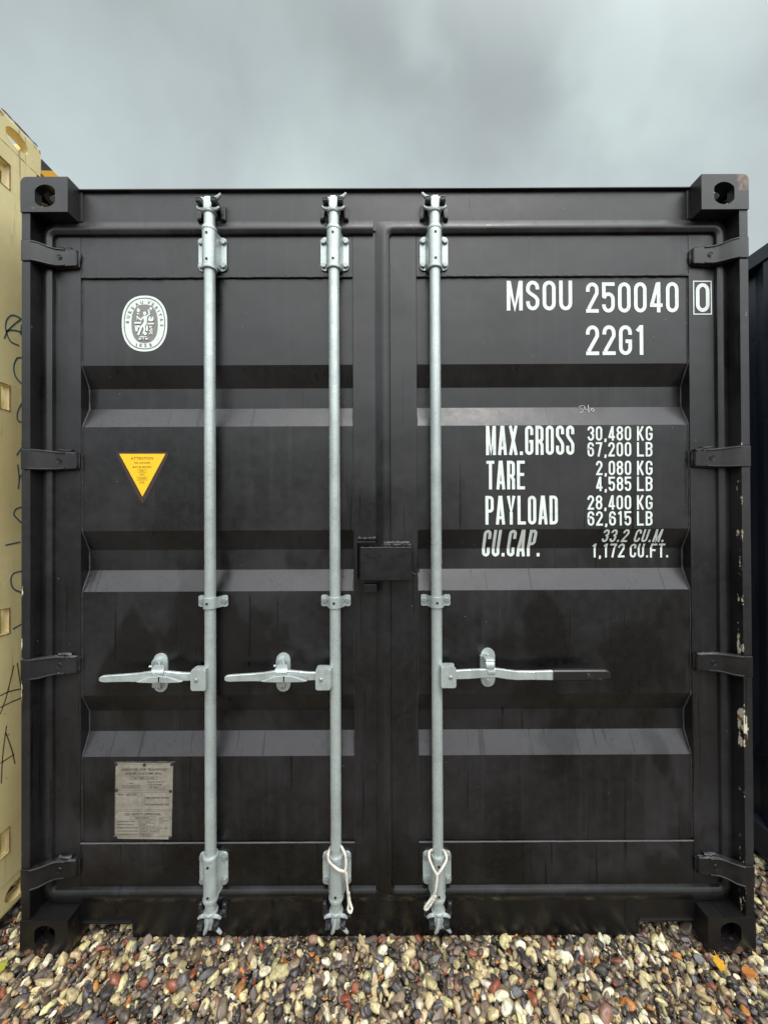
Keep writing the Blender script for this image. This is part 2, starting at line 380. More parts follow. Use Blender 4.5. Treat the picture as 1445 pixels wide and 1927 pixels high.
def casting_mesh(flip=False):
    """hollow ISO corner casting; local: outer corner at x=0,y=0, body towards +x,+y; holed in front, side and top"""
    def mk(bm, name='tmp'):
        bmesh.ops.recalc_face_normals(bm, faces=bm.faces)
        me = bpy.data.meshes.new(name); bm.to_mesh(me); bm.free()
        o = bpy.data.objects.new(name, me); C.objects.link(o); return o
    b = B()
    r = .020
    poly = [(0, 0), (CW, 0), (CW, CH)] + arc(r, CH - r, r, 90, 180, 6)
    prism(b, poly, 0, CL, 'y')
    body = mk(b)
    cuts = []
    b = B(); box(b, .026, CW - .026, .026, CL - .02, .022, CH - .028); cuts.append(mk(b))
    hx, hz, hw, hh = .082, .054, .034, .038
    pol = [(hx + max(-hw, min(hw, .040 * math.cos(t))), hz + hh * math.sin(t)) for t in [2 * math.pi * i / 32 for i in range(32)]]
    b = B(); prism(b, pol, -.05, .05, 'y'); cuts.append(mk(b))
    pol = [(.085 + .043 * math.cos(t), .055 + .031 * math.sin(t)) for t in [2 * math.pi * i / 28 for i in range(28)]]
    b = B(); prism(b, pol, -.05, .05, 'x'); cuts.append(mk(b))
    pol = [(.080 + max(-.032, min(.032, .05 * math.cos(t))), .100 + .060 * math.sin(t)) for t in [2 * math.pi * i / 32 for i in range(32)]]
    b = B(); prism(b, pol, .05, .2, 'z'); cuts.append(mk(b))
    for c in cuts:
        md = body.modifiers.new('b', 'BOOLEAN'); md.object = c; md.operation = 'DIFFERENCE'; md.solver = 'EXACT'
    bv = body.modifiers.new('v', 'BEVEL'); bv.width = .0035; bv.segments = 2; bv.limit_method = 'ANGLE'; bv.angle_limit = R(50)
    bpy.context.view_layer.update()
    dg = bpy.context.evaluated_depsgraph_get()
    me = bpy.data.meshes.new_from_object(body.evaluated_get(dg))
    for o in cuts + [body]:
        m_ = o.data; bpy.data.objects.remove(o); bpy.data.meshes.remove(m_)
    return me
CAST = casting_mesh()

def add_casting(parent, mat, sx, top, H, lab=None):
    b = B()
    mt = Matrix.Diagonal((1, 1, 1, 1))
    if not top: mt = Matrix.Translation((0, 0, CH)) @ Matrix.Diagonal((1, 1, -1, 1))
    mt = Matrix.Translation((-HW, 0, (H - CH) if top else 0)) @ mt
    if sx > 0: mt = Matrix.Diagonal((-1, 1, 1, 1)) @ mt
    join_bm(b, CAST, mt)
    return obj('corner_casting', b, mat, parent, angle=30, label=lab)

# hinge heights, corrugations: heights on the photographed container
HZ = [P(50, 469.5, 0)[1], P(50, 864, 0)[1], P(50, 1262, 0)[1], P(50, 1659, 0)[1]]
def corr(py4, px):
    a = P(px, py4[0], YP)[1]; d = P(px, py4[3], YP)[1]
    mid = (a + d) / 2
    return (a, mid + .036, mid - .036, d)
CORR = [corr((687.6, 0, 0, 803.2), 280), corr((999, 0, 0, 1113.6), 280), corr((1309, 0, 0, 1424.3), 280)]
DEP = .033
def prof_pts(zb, zt, s=1.0):
    pts = [(zt, YP)]
    for a, b_, c, d in CORR:
        pts += [(a * s, YP), (b_ * s, YP + DEP), (c * s, YP + DEP), (d * s, YP)]
    pts.append((zb, YP)); return pts
def prof_y(z):
    for a, b_, c, d in CORR:
        if d < z < a:
            if z > b_: return YP + DEP * (a - z) / (a - b_)
            if z < c: return YP + DEP * (z - d) / (c - d)
            return YP + DEP
    return YP
ZRT = P(300, 520, YF)[1]        # lower edge of the doors' top rail
ZRB = P(300, 1588.5, YF)[1]     # upper edge of the bottom rail
ZDT = P(300, 445, YF)[1]        # gasket inner top
ZDB = P(300, 1669, YF)[1]       # gasket inner bottom
XL0, XL1 = P(104, 960, YF)[0], P(711.5, 960, YF)[0]
XR0, XR1 = P(735.5, 960, YF)[0], P(1347, 960, YF)[0]
PL0, PL1 = P(152, 960, YF)[0], P(665, 960, YF)[0]
PR0, PR1 = P(785.5, 960, YF)[0], P(1299.5, 960, YF)[0]

def build_door(parent, mat, xs, s=1.0, detail=True, name_label=None):
    x0, p0, p1, x1 = xs
    zt, zb, rt, rb = ZDT * s, ZDB * s, ZRT * s, ZRB * s
    if s != 1: zt = ZDT + (s - 1) * HT; rt = ZRT + (s - 1) * HT; zb = ZDB; rb = ZRB
    b = B()
    D = YF + .055
    box(b, x0 - .02, p0, YF, D, zb - .03, zt + .03, .002)
    box(b, p1, x1 + .02, YF, D, zb - .03, zt + .03, .002)
    box(b, p0, p1, YF + .0005, D, rt, zt + .03, .002)
    box(b, p0, p1, YF + .0005, D, zb - .03, rb, .002)
    door = obj('door', b, mat, parent, label=name_label)
    # folded panel
    b = B(); pts = prof_pts(rb - .004, rt + .004, s)
    n = 24
    rows = [[b.verts.new((p0 + (p1 - p0) * i / n, y, z)) for i in range(n + 1)] for z, y in pts]
    for a, c in zip(rows, rows[1:]):
        for i in range(n): b.faces.new((a[i], a[i + 1], c[i + 1], c[i]))
    es = [e for e in b.edges if len(e.link_faces) == 2 and e.calc_face_angle(0) > .2]
    bmesh.ops.bevel(b, geom=es, offset=.010, segments=4, profile=.5, affect='EDGES')
    me_o = obj('door_panel', b, mat, door, smooth=False)
    # gasket
    return door
def sweep_gasket(parent, xi0, xi1, zi0, zi1, sides='LTRB', mat=None):
    """ridge-shaped rubber running round the door; inner edge given"""
    prof = [(-.002, YF + .012), (0, YF - .001), (.003, YF - .009), (.012, YF - .0145), (.020, YF - .0158), (.030, YF - .0135), (.044, YF - .007), (.051, YF - .004), (.053, YF + .012)]
    b = B()
    corners = {'TL': (xi0, zi1, -1, 1), 'TR': (xi1, zi1, 1, 1), 'BR': (xi1, zi0, 1, -1), 'BL': (xi0, zi0, -1, -1)}
    rings = {}
    if sides == 'LTRB': order = ['TL', 'TR', 'BR', 'BL', 'TL']
    else: order = ['TR', 'TL', 'BL', 'BR']
    R_ = .012
    path = []
    for k in order[:-1] if sides == 'LTRB' else order:
        x, z, sx, sz = corners[k]
        if sides != 'LTRB' and k in ('TR', 'BR'): path.append((x, z, 0, sz)); continue
        for i in range(5):                        # rounded corner
            t = i / 4 * 90
            ca, sa = math.cos(R(t)), math.sin(R(t))
            if k == 'TL': path.append((x + R_ - R_ * (ca if sides == 'LTRB' else sa), z - R_ + R_ * (sa if sides == 'LTRB' else ca), -(ca if sides == 'LTRB' else sa), (sa if sides == 'LTRB' else ca)))
            if k == 'TR': path.append((x - R_ + R_ * sa, z - R_ + R_ * ca, sa, ca))
            if k == 'BR': path.append((x - R_ + R_ * ca, z + R_ - R_ * sa, ca, -sa))
            if k == 'BL': path.append((x + R_ - R_ * (sa if sides == 'LTRB' else ca), z + R_ - R_ * (ca if sides == 'LTRB' else sa), -(sa if sides == 'LTRB' else ca), -(ca if sides == 'LTRB' else sa)))
    rings = []
    for x, z, nx, nz in path:
        k = 1 / max(abs(nx), abs(nz)) if (sides == 'LTRB' and nx < 0 and nz != 0) else 1
        rings.append([b.verts.new((x + nx * o_ * (1 + (k - 1) * max(0, o_) / .053), y, z + nz * o_ * (1 + (k - 1) * max(0, o_) / .053))) for o_, y in prof])
    N = len(rings)
    for i in range(N if sides == 'LTRB' else N - 1):
        a, c = rings[i], rings[(i + 1) % N]
        for k in range(len(prof) - 1): b.faces.new((a[k], a[k + 1], c[k + 1], c[k]))
    if sides != 'LTRB':
        b.faces.new(rings[0]); b.faces.new(rings[-1][::-1])
    return obj('door_gasket', b, mat or M_black, parent, angle=24)

def hinge_mesh(zc, sx, weld=True):
    b = B()
    pl = [(-HW + .0005, .0), (-1.1865, .0), (-1.165, .010), (-1.146, .027), (-1.128, .036), (-1.066, .040), (-1.062, .0445), (-1.062, YF + .004), (-1.128, YF + .004), (-1.15, .046), (-1.17, .030), (-1.19, .018), (-HW + .0005, .018)]
    # half-height of the strap along x
    def hh(x): return .0355 if x < -1.17 else (.0355 - (x + 1.17) / .108 * .0085)
    vs = []
    top = [b.verts.new((x, y, zc + hh(x))) for x, y in pl]; bot = [b.verts.new((x, y, zc - hh(x))) for x, y in pl]
    n = len(pl); f1 = b.faces.new(top); f2 = b.faces.new(bot[::-1])
    for i in range(n): b.faces.new((top[i], bot[i], bot[(i + 1) % n], top[(i + 1) % n]))
    ce = [e for e in b.edges if all(v.co.x > -1.0625 for v in e.verts) and abs(e.verts[0].co.z - e.verts[1].co.z) < .001]
    bmesh.ops.bevel(b, geom=ce, offset=.012, segments=4, profile=.5, affect='EDGES')
    b.normal_update()
    es = [e for e in b.edges if len(e.link_faces) == 2 and e.calc_face_angle(0) > .7]
    bmesh.ops.bevel(b, geom=list(set(es)), offset=.0028, segments=2, profile=.5, affect='EDGES')
    # raised ribs along upper and lower edge
    for s in (1, -1):
        tube(b, [(-1.185, .001, zc + s * .031), (-1.165, .010, zc + s * .031), (-1.146, .026, zc + s * .029), (-1.128, .035, zc + s * .028), (-1.10, .037, zc + s * .0265)], .0028, 6)
    # screw
    cx = -1.118
    ring = [(cx + .0085 * math.cos(t), .0362, zc + .0085 * math.sin(t)) for t in [2 * math.pi * i / 18 for i in range(18)]]
    tube(b, ring, .0012, 5, True)
    box(b, cx - .0065, cx + .0065, .0345, .0366, zc - .0012, zc + .0012); box(b, cx - .0012, cx + .0012, .0346, .0368, zc - .0055, zc + .0055)
    if weld:
        for k in range(2):
            bead(b, (-1.135, .043 + k * .006, zc + .031 - .002), (-1.064, .045 + k * .005, zc + .026), .005 - k * .001, .4)
        bead(b, (-1.061, .050, zc + .024), (-1.061, .052, zc - .024), .0045, .4)
        bead(b, (-1.135, .049, zc - .031), (-1.064, .049, zc - .0265), .004, .3)
        if random.random() < .9:
            for k in range(3): bead(b, (-1.125, .045 + .003 * k, zc + .036), (-1.085, .047 + .003 * k, zc + .034), .0045, .5)
    if sx > 0: bmesh.ops.transform(b, matrix=Matrix.Diagonal((-1, 1, 1, 1)), verts=b.verts)
    return b

# lock rod assemblies ------------------------------------------------------
YR = .028; RR = .0183     # rod axis and radius
def bracket(b_plate, bolts, x, zp0, zp1, zs0, zs1, up, pw=.0485):
    """bearing bracket: plate with rounded corners, sleeve round the rod; up=+1 top end, -1 bottom end"""
    prism(b_plate, rrect(x - pw, x + pw, zp0, zp1, .013), YF - .0055, YF - .0005, 'y', .0015)
    n = 18; ro = .0235
    pl = [(x - .030, YF - .005), (x - .0265, YF - .012), (x - ro, YR + .004)] + [(x - ro * math.cos(R(180 * i / n)), YR - ro * math.sin(R(180 * i / n)) * .98) for i in range(1, n)] + [(x + ro, YR + .004), (x + .0265, YF - .012), (x + .030, YF - .005)]
    prism(b_plate, pl, zs0, zs1, 'z', .0012)
    for s in (-1, 1):
        for z in (zp0 + .017, zp1 - .017):
            b_bolts = B(); bolts.append(b_bolts)
            prism(b_bolts, hexpoly(x + s * .0385, z, .0098, random.uniform(0, 60)), YF - .0055, YF - .0135, 'y', .0015)
            lathe(b_bolts, [(.0112, 0), (.0112, -.0018)], (x + s * .0385, YF - .0056, z), 'y', 16)
def cam_end(bc, x, z, up, hand=1):
    """claw with prongs; z = collar level, grows in direction up"""
    u = up
    lathe(bc, [(.0165, 0), (.0165, u * .004), (.0225, u * .006), (.0235, u * .010), (.0215, u * .014), (.017, u * .017)], (x, YR, z), 'z', 20)
    def q(p): return (x + p[0], YR + p[1], z + u * p[2])
    def prong(pts, rs): tube(bc, [q(p) for p in pts], rs, 8)
    h = hand
    pl = [(-.013, .014), (.013, .014), (.016, .028), (.014, .046), (.009, .057), (-.009, .057), (-.014, .046), (-.016, .028)]
    prism(bc, [(x + p[0], z + u * p[1]) for p in pl], YR - .019, YR + .012, 'y', .004)
    for s_ in (-1, 1): prong([(s_ * .006, -.008, .015), (s_ * .020, -.013, .013), (s_ * .030, -.013, .016), (s_ * .037, -.010, .024)], [.009, .0066, .0055, .0042])
    if u > 0:
        prong([(h * .008, -.008, .048), (h * .024, -.009, .053), (h * .034, -.010, .058), (h * .044, -.011, .068)], [.008, .0072, .0062, .0045])
        prong([(-h * .006, -.006, .048), (-h * .020, -.008, .052), (-h * .028, -.008, .056)], [.008, .0066, .0052])
    else:
        prong([(0, -.016, .018), (-.003, -.023, .036), (-.008, -.024, .054), (-.013, -.020, .066)], [.006, .0072, .0065, .004])
        prong([(h * .006, -.006, .050), (h * .024, -.010, .058), (h * .034, -.012, .066), (h * .040, -.012, .072)], [.008, .0065, .0058, .0045])
def keeper(bk, x, z, up, yw, s):
    u = up
    def zz(a, b_): return sorted((z + u * a, z + u * b_))
    def xx(a, b_): return sorted((x + s * a, x + s * b_))
    box(bk, *xx(.0155, .034), -.002, yw, *zz(.027, .045), .003)
    for k in (.031, .036, .041): box(bk, *xx(.0165, .033), -.0034, -.001, *zz(k - .0014, k + .0014), .0006)
    prism(bk, [(x + s * .030, z + u * .050), (x + s * .047, z + u * .048), (x + s * .049, z - u * .002), (x + s * .034, z - u * .004)], yw - .010, yw + .003, 'y', .002)
    lathe(bk, [(.0065, 0), (.0065, -.012), (.0035, -.015)], (x + s * .041, yw, z + u * .002), 'y', 10)

def make_bar(parent, xr, zt, zb, side, grip=False, detail=True, H=HT, catch=None, rpx=0):
    """one lock rod with its fittings. zt/zb: dict of levels"""
    b = B()
    lathe(b, [(RR, zb['collar'] - .012), (RR, zt['collar'] + .012)], (xr, YR, 0), 'z', 28)
    bar = obj('locking_bar', b, M_galv, parent)
    for Z, u in ((zt, 1), (zb, -1)):
        bp, bb = B(), []
        zp0, zp1 = sorted((Z['p_in'], Z['p_out'])); zs0, zs1 = sorted((Z['s_in'], Z['s_out']))
        bracket(bp, bb, xr, zp0, zp1, zs0, zs1, u)
        br = obj('bearing_bracket', bp, M_galv, parent)
        for q_ in bb: obj('bolt', q_, M_bolt, br)
        for zz in (zs0 + .013, zs1 - .018 if u > 0 else zs1 - .013):
            bh = B(); lathe(bh, [(.0046, 0), (.0046, -.0006)], (xr, YR - .0235 * .98 - .0003, zz), 'y', 12); obj('pin_hole', bh, M_hole, br)
        for zz in (Z['s_in'] - u * .007, Z['s_out'] + u * .006):
            bc = B(); lathe(bc, [(.019, -.006), (.0245, -.0055), (.0255, 0), (.0245, .0055), (.019, .006)], (xr, YR, zz), 'z', 24); obj('collar', bc, M_galv, bar)
        bc = B(); cam_end(bc, xr, Z['collar'] , u, (1 if side < 0 else -1) if u > 0 else 1); obj('cam', bc, M_cam, bar)
        for s_ in (-1, 1): bk = B(); keeper(bk, xr, Z['collar'], u, YH, s_); obj('cam_keeper', bk, M_keeper, parent)
    # middle guide clamp
    zc = P(400, 1135, .02)[1] + (H - HT) * .4
    b = B(); hh = .0185
    n = 14; ro = RR + .005
    outer = [(xr - .0475, YF - .004), (xr - .031, YF - .006), (xr - ro - .001, YR + .006)] + [(xr - ro * math.cos(R(180 * i / n)), YR - ro * math.sin(R(180 * i / n))) for i in range(1, n)] + [(xr + ro + .001, YR + .006), (xr + .031, YF - .006), (xr + .0475, YF - .004)]
    ri = RR + .001
    inner = [(xr + .0475, YF - .0004), (xr + .029, YF - .0004)] + [(xr + ri * math.cos(R(180 * i / n)), YR - ri * math.sin(R(180 * i / n))) for i in range(0, n + 1)] + [(xr - .029, YF - .0004), (xr - .0475, YF - .0004)]
    prism(b, outer + inner, zc - hh, zc + hh, 'z', .001)
    prism(b, rrect(xr - .0505, xr - .030, zc - .0195, zc + .0195, .006), YF - .006, YF - .0005, 'y', .001)
    prism(b, rrect(xr + .030, xr + .0505, zc - .0195, zc + .0195, .006), YF - .006, YF - .0005, 'y', .001)
    clamp = obj('guide_clamp', b, M_galv, parent)
    for s in (-1, 1): b = B(); prism(b, hexpoly(xr + s * .040, zc, .009, 12), YF - .006, YF - .012, 'y', .0015); obj('bolt', b, M_bolt, clamp)
    b = B(); lathe(b, [(.0045, 0), (.0045, -.0006)], (xr - .001, YR - ro - .0003, zc), 'y', 12); obj('pin_hole', b, M_hole, clamp)
    if not detail: return bar
    # handle; d = direction away from the rod
    d = side; zh = P(400, 1277, .0)[1] if side < 0 else P(820, 1272, 0)[1]
    S = 1.235 / FPX
    def hx(dx, y): return P(rpx + d * dx, 1270, y)[0]
    # hub: folded plate welded to rod
    b = B()
    xa, xb = hx(9, -.012), hx(37.5, -.012)
    prism(b, rrect(min(xa, xb), max(xa, xb), zh - 20 * S, zh + 18 * S, .006), -.012, -.007, 'y', .0012)
    prism(b, rrect(min(xa, xb), max(xa, xb), zh - 20 * S, zh + 18 * S, .006), .022, .027, 'y', .0012)
    box(b, min(xa, xb) + .001, max(xa, xb) - .004, -.008, .024, zh + 18 * S - .0045, zh + 18 * S, .001)
    box(b, min(xr + d * 6 * S, xa + d * .006), max(xr + d * 6 * S, xa + d * .006), -.006, .026, zh - 19 * S, zh + 17 * S, .002)
    obj('handle_hub', b, M_galv, bar)
    b = B(); lathe(b, [(.0062, 0), (.0062, -.003), (.0035, -.0048), (.0001, -.005)], (hx(27, -.012), -.012, zh), 'y', 16); obj('rivet', b, M_bolt, bar)
    # handle bar: centreline (dx px, y, dz px), half height px
    if not grip:
        cl = [(26, .008, 2, 9), (52, .008, 2, 9.5), (66, .006, 4, 9.5), (84, -.004, 8.5, 9), (100, -.008, 9.5, 8.5), (116, -.006, 8, 9), (134, 0.0, 3, 10), (146, .004, 1.5, 9.5), (150, .004, 1.5, 9), (178, .0, 1.5, 8.2), (198, -.002, 1, 7.6), (204, -.002, 1, 6.5), (207, -.002, 1, 4.0)]
    else:
        cl = [(26, .008, 0, 8.6), (50, .008, 1, 9.3), (64, .006, 2, 9.3), (82, -.002, 5, 8.8), (97, -.004, 6, 8.6), (112, -.002, 6, 9), (132, .002, 2, 9.3), (150, .006, -1, 9), (180, .006, -1, 8.6), (219, .004, -.5, 9.6)]
    def strap(bm, cl_, th, rnd=.0018, hs_=.92 if grip else .79):
        rings = []
        for dx, y, dz, h_ in cl_:
            X = hx(dx, y); Zc = zh + dz * S; H_ = h_ * S * hs_
            rings.append([bm.verts.new(v) for v in ((X, y - th, Zc + H_ - rnd), (X, y - th + rnd, Zc + H_), (X, y + th - rnd, Zc + H_), (X, y + th, Zc + H_ - rnd), (X, y + th, Zc - H_ + rnd), (X, y + th - rnd, Zc - H_), (X, y - th + rnd, Zc - H_), (X, y - th, Zc - H_ + rnd))])
        for a, c in zip(rings, rings[1:]):
            for k in range(8): bm.faces.new((a[k], a[(k + 1) % 8], c[(k + 1) % 8], c[k]))
        bm.faces.new(rings[0][::-1]); bm.faces.new(rings[-1])
    b = B(); strap(b, cl, .006)
    xc = hx(97, -.02)
    if not grip:   # pressed wings of the handle where the catch grips it
        zc2 = zh + 1.5 * S
        for dd in (1, -1):
            pl = [(xc - dd * 2 * S, zc2 + 8 * S), (xc + dd * 17 * S, zc2 + 6 * S), (xc + dd * 42 * S, zc2 - 2.5 * S), (xc + dd * 36 * S, zc2 - 4 * S), (xc + dd * 15 * S, zc2 - 4 * S), (xc - dd * 2 * S, zc2 - 4 * S)]
            prism(b, pl, -.021, -.012, 'y', .0015)
    obj('handle', b, M_galv, bar, smooth=False)
    if grip:
        b = B(); strap(b, [(218, .004, -.3, 10.8), (226, .004, -.2, 11), (290, .0, 1.2, 10.6), (316, -.002, 2.2, 10), (322, -.002, 2.4, 8.5), (325, -.002, 2.4, 5)], .010, .004)
        obj('grip', b, M_grip, bar, label='black rubber sleeve on the end of the handle')
    # catch plate on the door, its raised bracket and the clasp that folds over the handle
    cpx, spx, czp = catch
    X0 = P(cpx, czp, YP)[0]
    zz, za = P(cpx, czp - 37.5, YP)[1], P(cpx, czp + 35.5, YP)[1]
    ra = .0245
    b = B()
    prism(b, arc(X0, zz - ra, ra, 0, 180, 10) + arc(X0, za + ra, ra, 180, 360, 10), YP - .007, YP - .0005, 'y', .0015)
    if not grip:
        prism(b, arc(X0 - .006, zz - ra - .003, ra * .62, 0, 180, 8) + [(X0 - .006 - ra * .62, zh + .012), (X0 - .006 + ra * .62, zh + .012)], YP - .024, YP - .0065, 'y', .002)
        box(b, X0 - ra * .75, X0 + ra * .45, YP - .026, YP - .0065, za + ra * .95, zh - .012, .0025)
        tube(b, [(X0 - .014, YP - .02, zz - ra - .014), (X0 - .028, YP - .022, zz - ra - .015)], [.0035, .0048], 8)
    else:
        box(b, X0 - .028, X0 - .019, YP - .016, YP - .001, zh + .004, zh + .047, .0015)
    hc = obj('handle_catch', b, M_galv, parent)
    for z, yy in ((zz - ra - .002, YP - (.0065 if grip else .024)), (za + ra - .004, YP - .0065)):
        b = B(); prism(b, hexpoly(X0 - (.006 if z > zh and not grip else 0), z, .0095 if not grip else .008, 8), yy + .0005, yy - .006, 'y', .0015)
        obj('bolt', b, M_bolt if not grip else M_galv, hc)
    b = B()
    def zat(py, y): return P(spx, py, y)[1]
    if not grip:
        prof_ = [(.034, -13), (.016, -12.5), (.000, -10), (-.012, -4), (-.017, 2), (-.017, 9), (-.0155, 14)]      # (y, px below catch centre)
        wl = [-.015, -.015, -.018, -.024, -.022, -.014, -.004]; wr = [.015, .015, .015, .017, .014, .010, .004]
        rows = []
        for (y_, dp), l_, r__ in zip(prof_, wl, wr):
            X1, Z1 = P(spx, czp + dp, y_); rows.append((X1, y_, Z1, l_, r__))
        T = []
        for (X1, y_, Z1, l_, r__) in rows:
            T.append([b.verts.new(v) for v in ((X1 + l_, y_, Z1), (X1 + (l_ + r__) / 2, y_ - .003, Z1), (X1 + r__, y_, Z1), (X1 + r__, y_ + .005, Z1 + .001), (X1 + l_, y_ + .005, Z1 + .001))])
        for a_, c_ in zip(T, T[1:]):
            for k in range(5): b.faces.new((a_[k], a_[(k + 1) % 5], c_[(k + 1) % 5], c_[k]))
        b.faces.new(T[0][::-1]); b.faces.new(T[-1])
        X1, Z1 = P(spx, czp + 1, -.019); tube(b, [(X1 - .010, -.018, Z1 + .001), (X1 + .010, -.0185, Z1 - .001)], .003, 8)
    else:
        pp = [(.040, -21), (.020, -20), (.004, -17), (-.006, -12), (-.012, -6), (-.014, 1), (-.010, 4)]
        pts = [(y_, zat(czp + dp, y_)) for y_, dp in pp]
        X1 = P(spx, czp, 0)[0]
        prism(b, [(y_, z_) for y_, z_ in pts] + [(y_ + .006, z_ - .002) for y_, z_ in pts][::-1], X1 - .014, X1 + .013, 'x', .001)
        Z1 = zat(czp + 10, -.012); box(b, X1 - .010, X1 + .017, -.013, .03, Z1 - .006, Z1 + .006, .003)
        Z1 = zat(czp - 13, -.006); tube(b, [(X1 - .014, -.006, Z1), (X1 + .014, -.006, Z1)], .004, 8)
    obj('clasp', b, M_galv, hc)
    return bar

# ------------------------------------------------------------------ generic parts of a container end and body
def frame_end(root_, mat, castm, postm, H, hs=1.0, detail=True, skip=0):
    labs = {(-1, 1): 'black top left corner casting with a scraped lower edge', (1, 1): 'black top right corner casting with a pale scraped corner', (-1, 0): 'black bottom left corner casting, rusty where it meets the gravel', (1, 0): 'black bottom right corner casting, muddy brown'} if detail else {}
    for sx in (-1, 1):
        for top in (1, 0): add_casting(root_, castm, sx, bool(top), H, labs.get((sx, top)))
    hz = [z + (H - HT) * (z / HT) for z in HZ]
    for sx in (-1, 1):
        if sx == skip: continue
        b = B()
        cuts = sorted(hz); lo = CH
        segs = []
        for z in cuts: segs.append((lo, z - .0365)); lo = z + .0365
        segs.append((lo, H - CH))
        for z in cuts:
            xa, xb = sorted((sx * (HW - .003), sx * 1.189)); box(b, xa, xb, .019, .072, z - .0364, z + .0364)
        for a, c in segs:
            box(b, sx * HW - (0 if sx > 0 else 0), sx * 1.1865, .0035, .075, a, c, .0025) if sx < 0 else box(b, 1.1865, HW, .0035, .075, a, c, .0025)
        xa, xb = (-HW + .001, -1.190) if sx < 0 else (1.190, HW - .001)
        box(b, xa, xb, .06, .125, CH, H - CH)
        xa, xb = sorted((sx * (HW - .002), sx * 1.10)); box(b, xa, xb, .12, .16, CH - .004, H - CH + .004)
        tube(b, [(sx * 1.180, .066, CH), (sx * 1.180, .066, H - CH)], .0035, 6)
        obj('corner_post', b, postm, root_)
    # header
    b = B()
    zt = P(700, 352.5, .04)[1] + H - HT; zl = P(700, 418, YH)[1] + H - HT
    ex = HW - CW - .0
    box(b, -ex, ex, YH, .16, zl - .03, zt - .002, .003)
    box(b, -ex + .001, ex - .001, YH - .011, YH + .02, zt - .0055, zt, .002)
    if detail:
        for s in (-1, 1):
            box(b, min(s * ex, s * (ex - .012)), max(s * ex, s * (ex - .012)), YH - .0045, YH + .01, zl + .004, zt - .006, .002)
            bead(b, (s * ex, YH, zl + .06), (s * ex, YH, H - CH + .01), .004)
    box(b, -HW + .03, HW - .03, .075, .15, zl - .065, H - CH - .003)
    obj('top_header', b, mat, root_)
    # sill
    b = B()
    zs = P(700, 1690, YH)[1]; zm = .062; xs0, xs1 = P(252, 1740, YH)[0], P(1200, 1740, YH)[0]
    pl = [(-ex - .0, zs + .02), (ex, zs + .02), (ex, zm), (xs1, zm), (xs1, .006), (xs0, .006), (xs0, zm), (-ex, zm)]
    prism(b, pl[::-1], YH, YH + .012, 'y', .0015)
    box(b, -ex, ex, YH + .012, .20, zm + .001, zm + .012)
    box(b, -HW + .035, HW - .035, YH + .02, .14, CH + .002, zs + .05)
    for a, c in ((-ex + .01, xs0 - .004), (xs1 + .004, ex - .01)): box(b, a, c, YH - .008, YH + .004, zm - .003, zm + .0035, .0015)
    for a in (xs0, xs1): box(b, a - .004, a + .004, YH - .002, .16, .007, zm, .001)
    obj('bottom_sill', b, mat, root_)
def body(root_, mat, H, L=6.058, xin=.0):
    # corrugated side walls, roof, rails
    for sx in (-1, 1):
        b = B(); pts = []; y = .17
        a_, c_, dp = .072, .068, .036
        while y < L - .18:
            pts += [(y, 0), (y + a_, 0), (y + a_ + c_, dp), (y + 2 * a_ + c_, dp)]; y += 2 * (a_ + c_)
        zt = H - .085; zb = .15
        r0 = [b.verts.new((sx * (HW - .010 - o_), y_, zb)) for y_, o_ in pts]; r1 = [b.verts.new((sx * (HW - .010 - o_), y_, zt)) for y_, o_ in pts]
        for i in range(len(pts) - 1): b.faces.new((r0[i], r0[i + 1], r1[i + 1], r1[i]))
        obj('side_wall', b, mat, root_, angle=25)
        b = B(); xa, xb = sorted((sx * (HW - .001), sx * (HW - .06)))
        box(b, xa, xb, CL + .002, L - CL - .002, H - .098, H - .036, .004)
        obj('top_rail', b, mat, root_)
        b = B(); box(b, xa, xb, CL + .002, L - CL - .002, .03, .155, .004); obj('bottom_rail', b, mat, root_)
        b = B(); xa, xb = sorted((sx * HW, sx * (HW - .16)))
        for z in (0, H - CH): box(b, xa, xb, L - CL, L, z, z + CH, .004)
        box(b, xa, xb, L - .15, L - .004, CH, H - CH, .004); obj('rear_post', b, mat, root_)
    b = B(); pts = []; y = .17
    while y < L - .18:
        pts += [(y, 0), (y + .09, 0), (y + .105, .02), (y + .195, .02)]; y += .21
    r0 = [b.verts.new((-HW + .05, y_, H - .038 - o_)) for y_, o_ in pts]; r1 = [b.verts.new((HW - .05, y_, H - .038 - o_)) for y_, o_ in pts]
    for i in range(len(pts) - 1): b.faces.new((r0[i], r0[i + 1], r1[i + 1], r1[i]))
    obj('roof', b, mat, root_, angle=25)
    b = B(); box(b, -HW + .05, HW - .05, L - .03, L - .01, .06, H - .06); obj('end_wall', b, mat, root_)
    b = B(); box(b, -HW + .06, HW - .06, .2, L - .2, .14, .165)
    for k in range(12): box(b, -HW + .06, HW - .06, .35 + k * .48, .40 + k * .48, .04, .139)
    obj('floor', b, M_dark, root_)

# ================================================================== THE BLACK CONTAINER
main = root('shipping_container', 'black shipping container with closed doors and three galvanised lock rods', 'shipping container')
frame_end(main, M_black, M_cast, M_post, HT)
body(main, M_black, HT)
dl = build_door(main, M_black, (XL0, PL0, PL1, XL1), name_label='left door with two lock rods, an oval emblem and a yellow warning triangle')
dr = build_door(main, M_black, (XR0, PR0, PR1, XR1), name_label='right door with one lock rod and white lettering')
sweep_gasket(dl, XL0, P(702, 430, YF)[0], ZDB, ZDT, 'C')
sweep_gasket(dr, XR0, XR1, ZDB, ZDT, 'LTRB')
for zc in HZ:
    obj('hinge', hinge_mesh(zc, -1), M_black, dl)
    obj('hinge', hinge_mesh(zc, 1), M_black, dr)
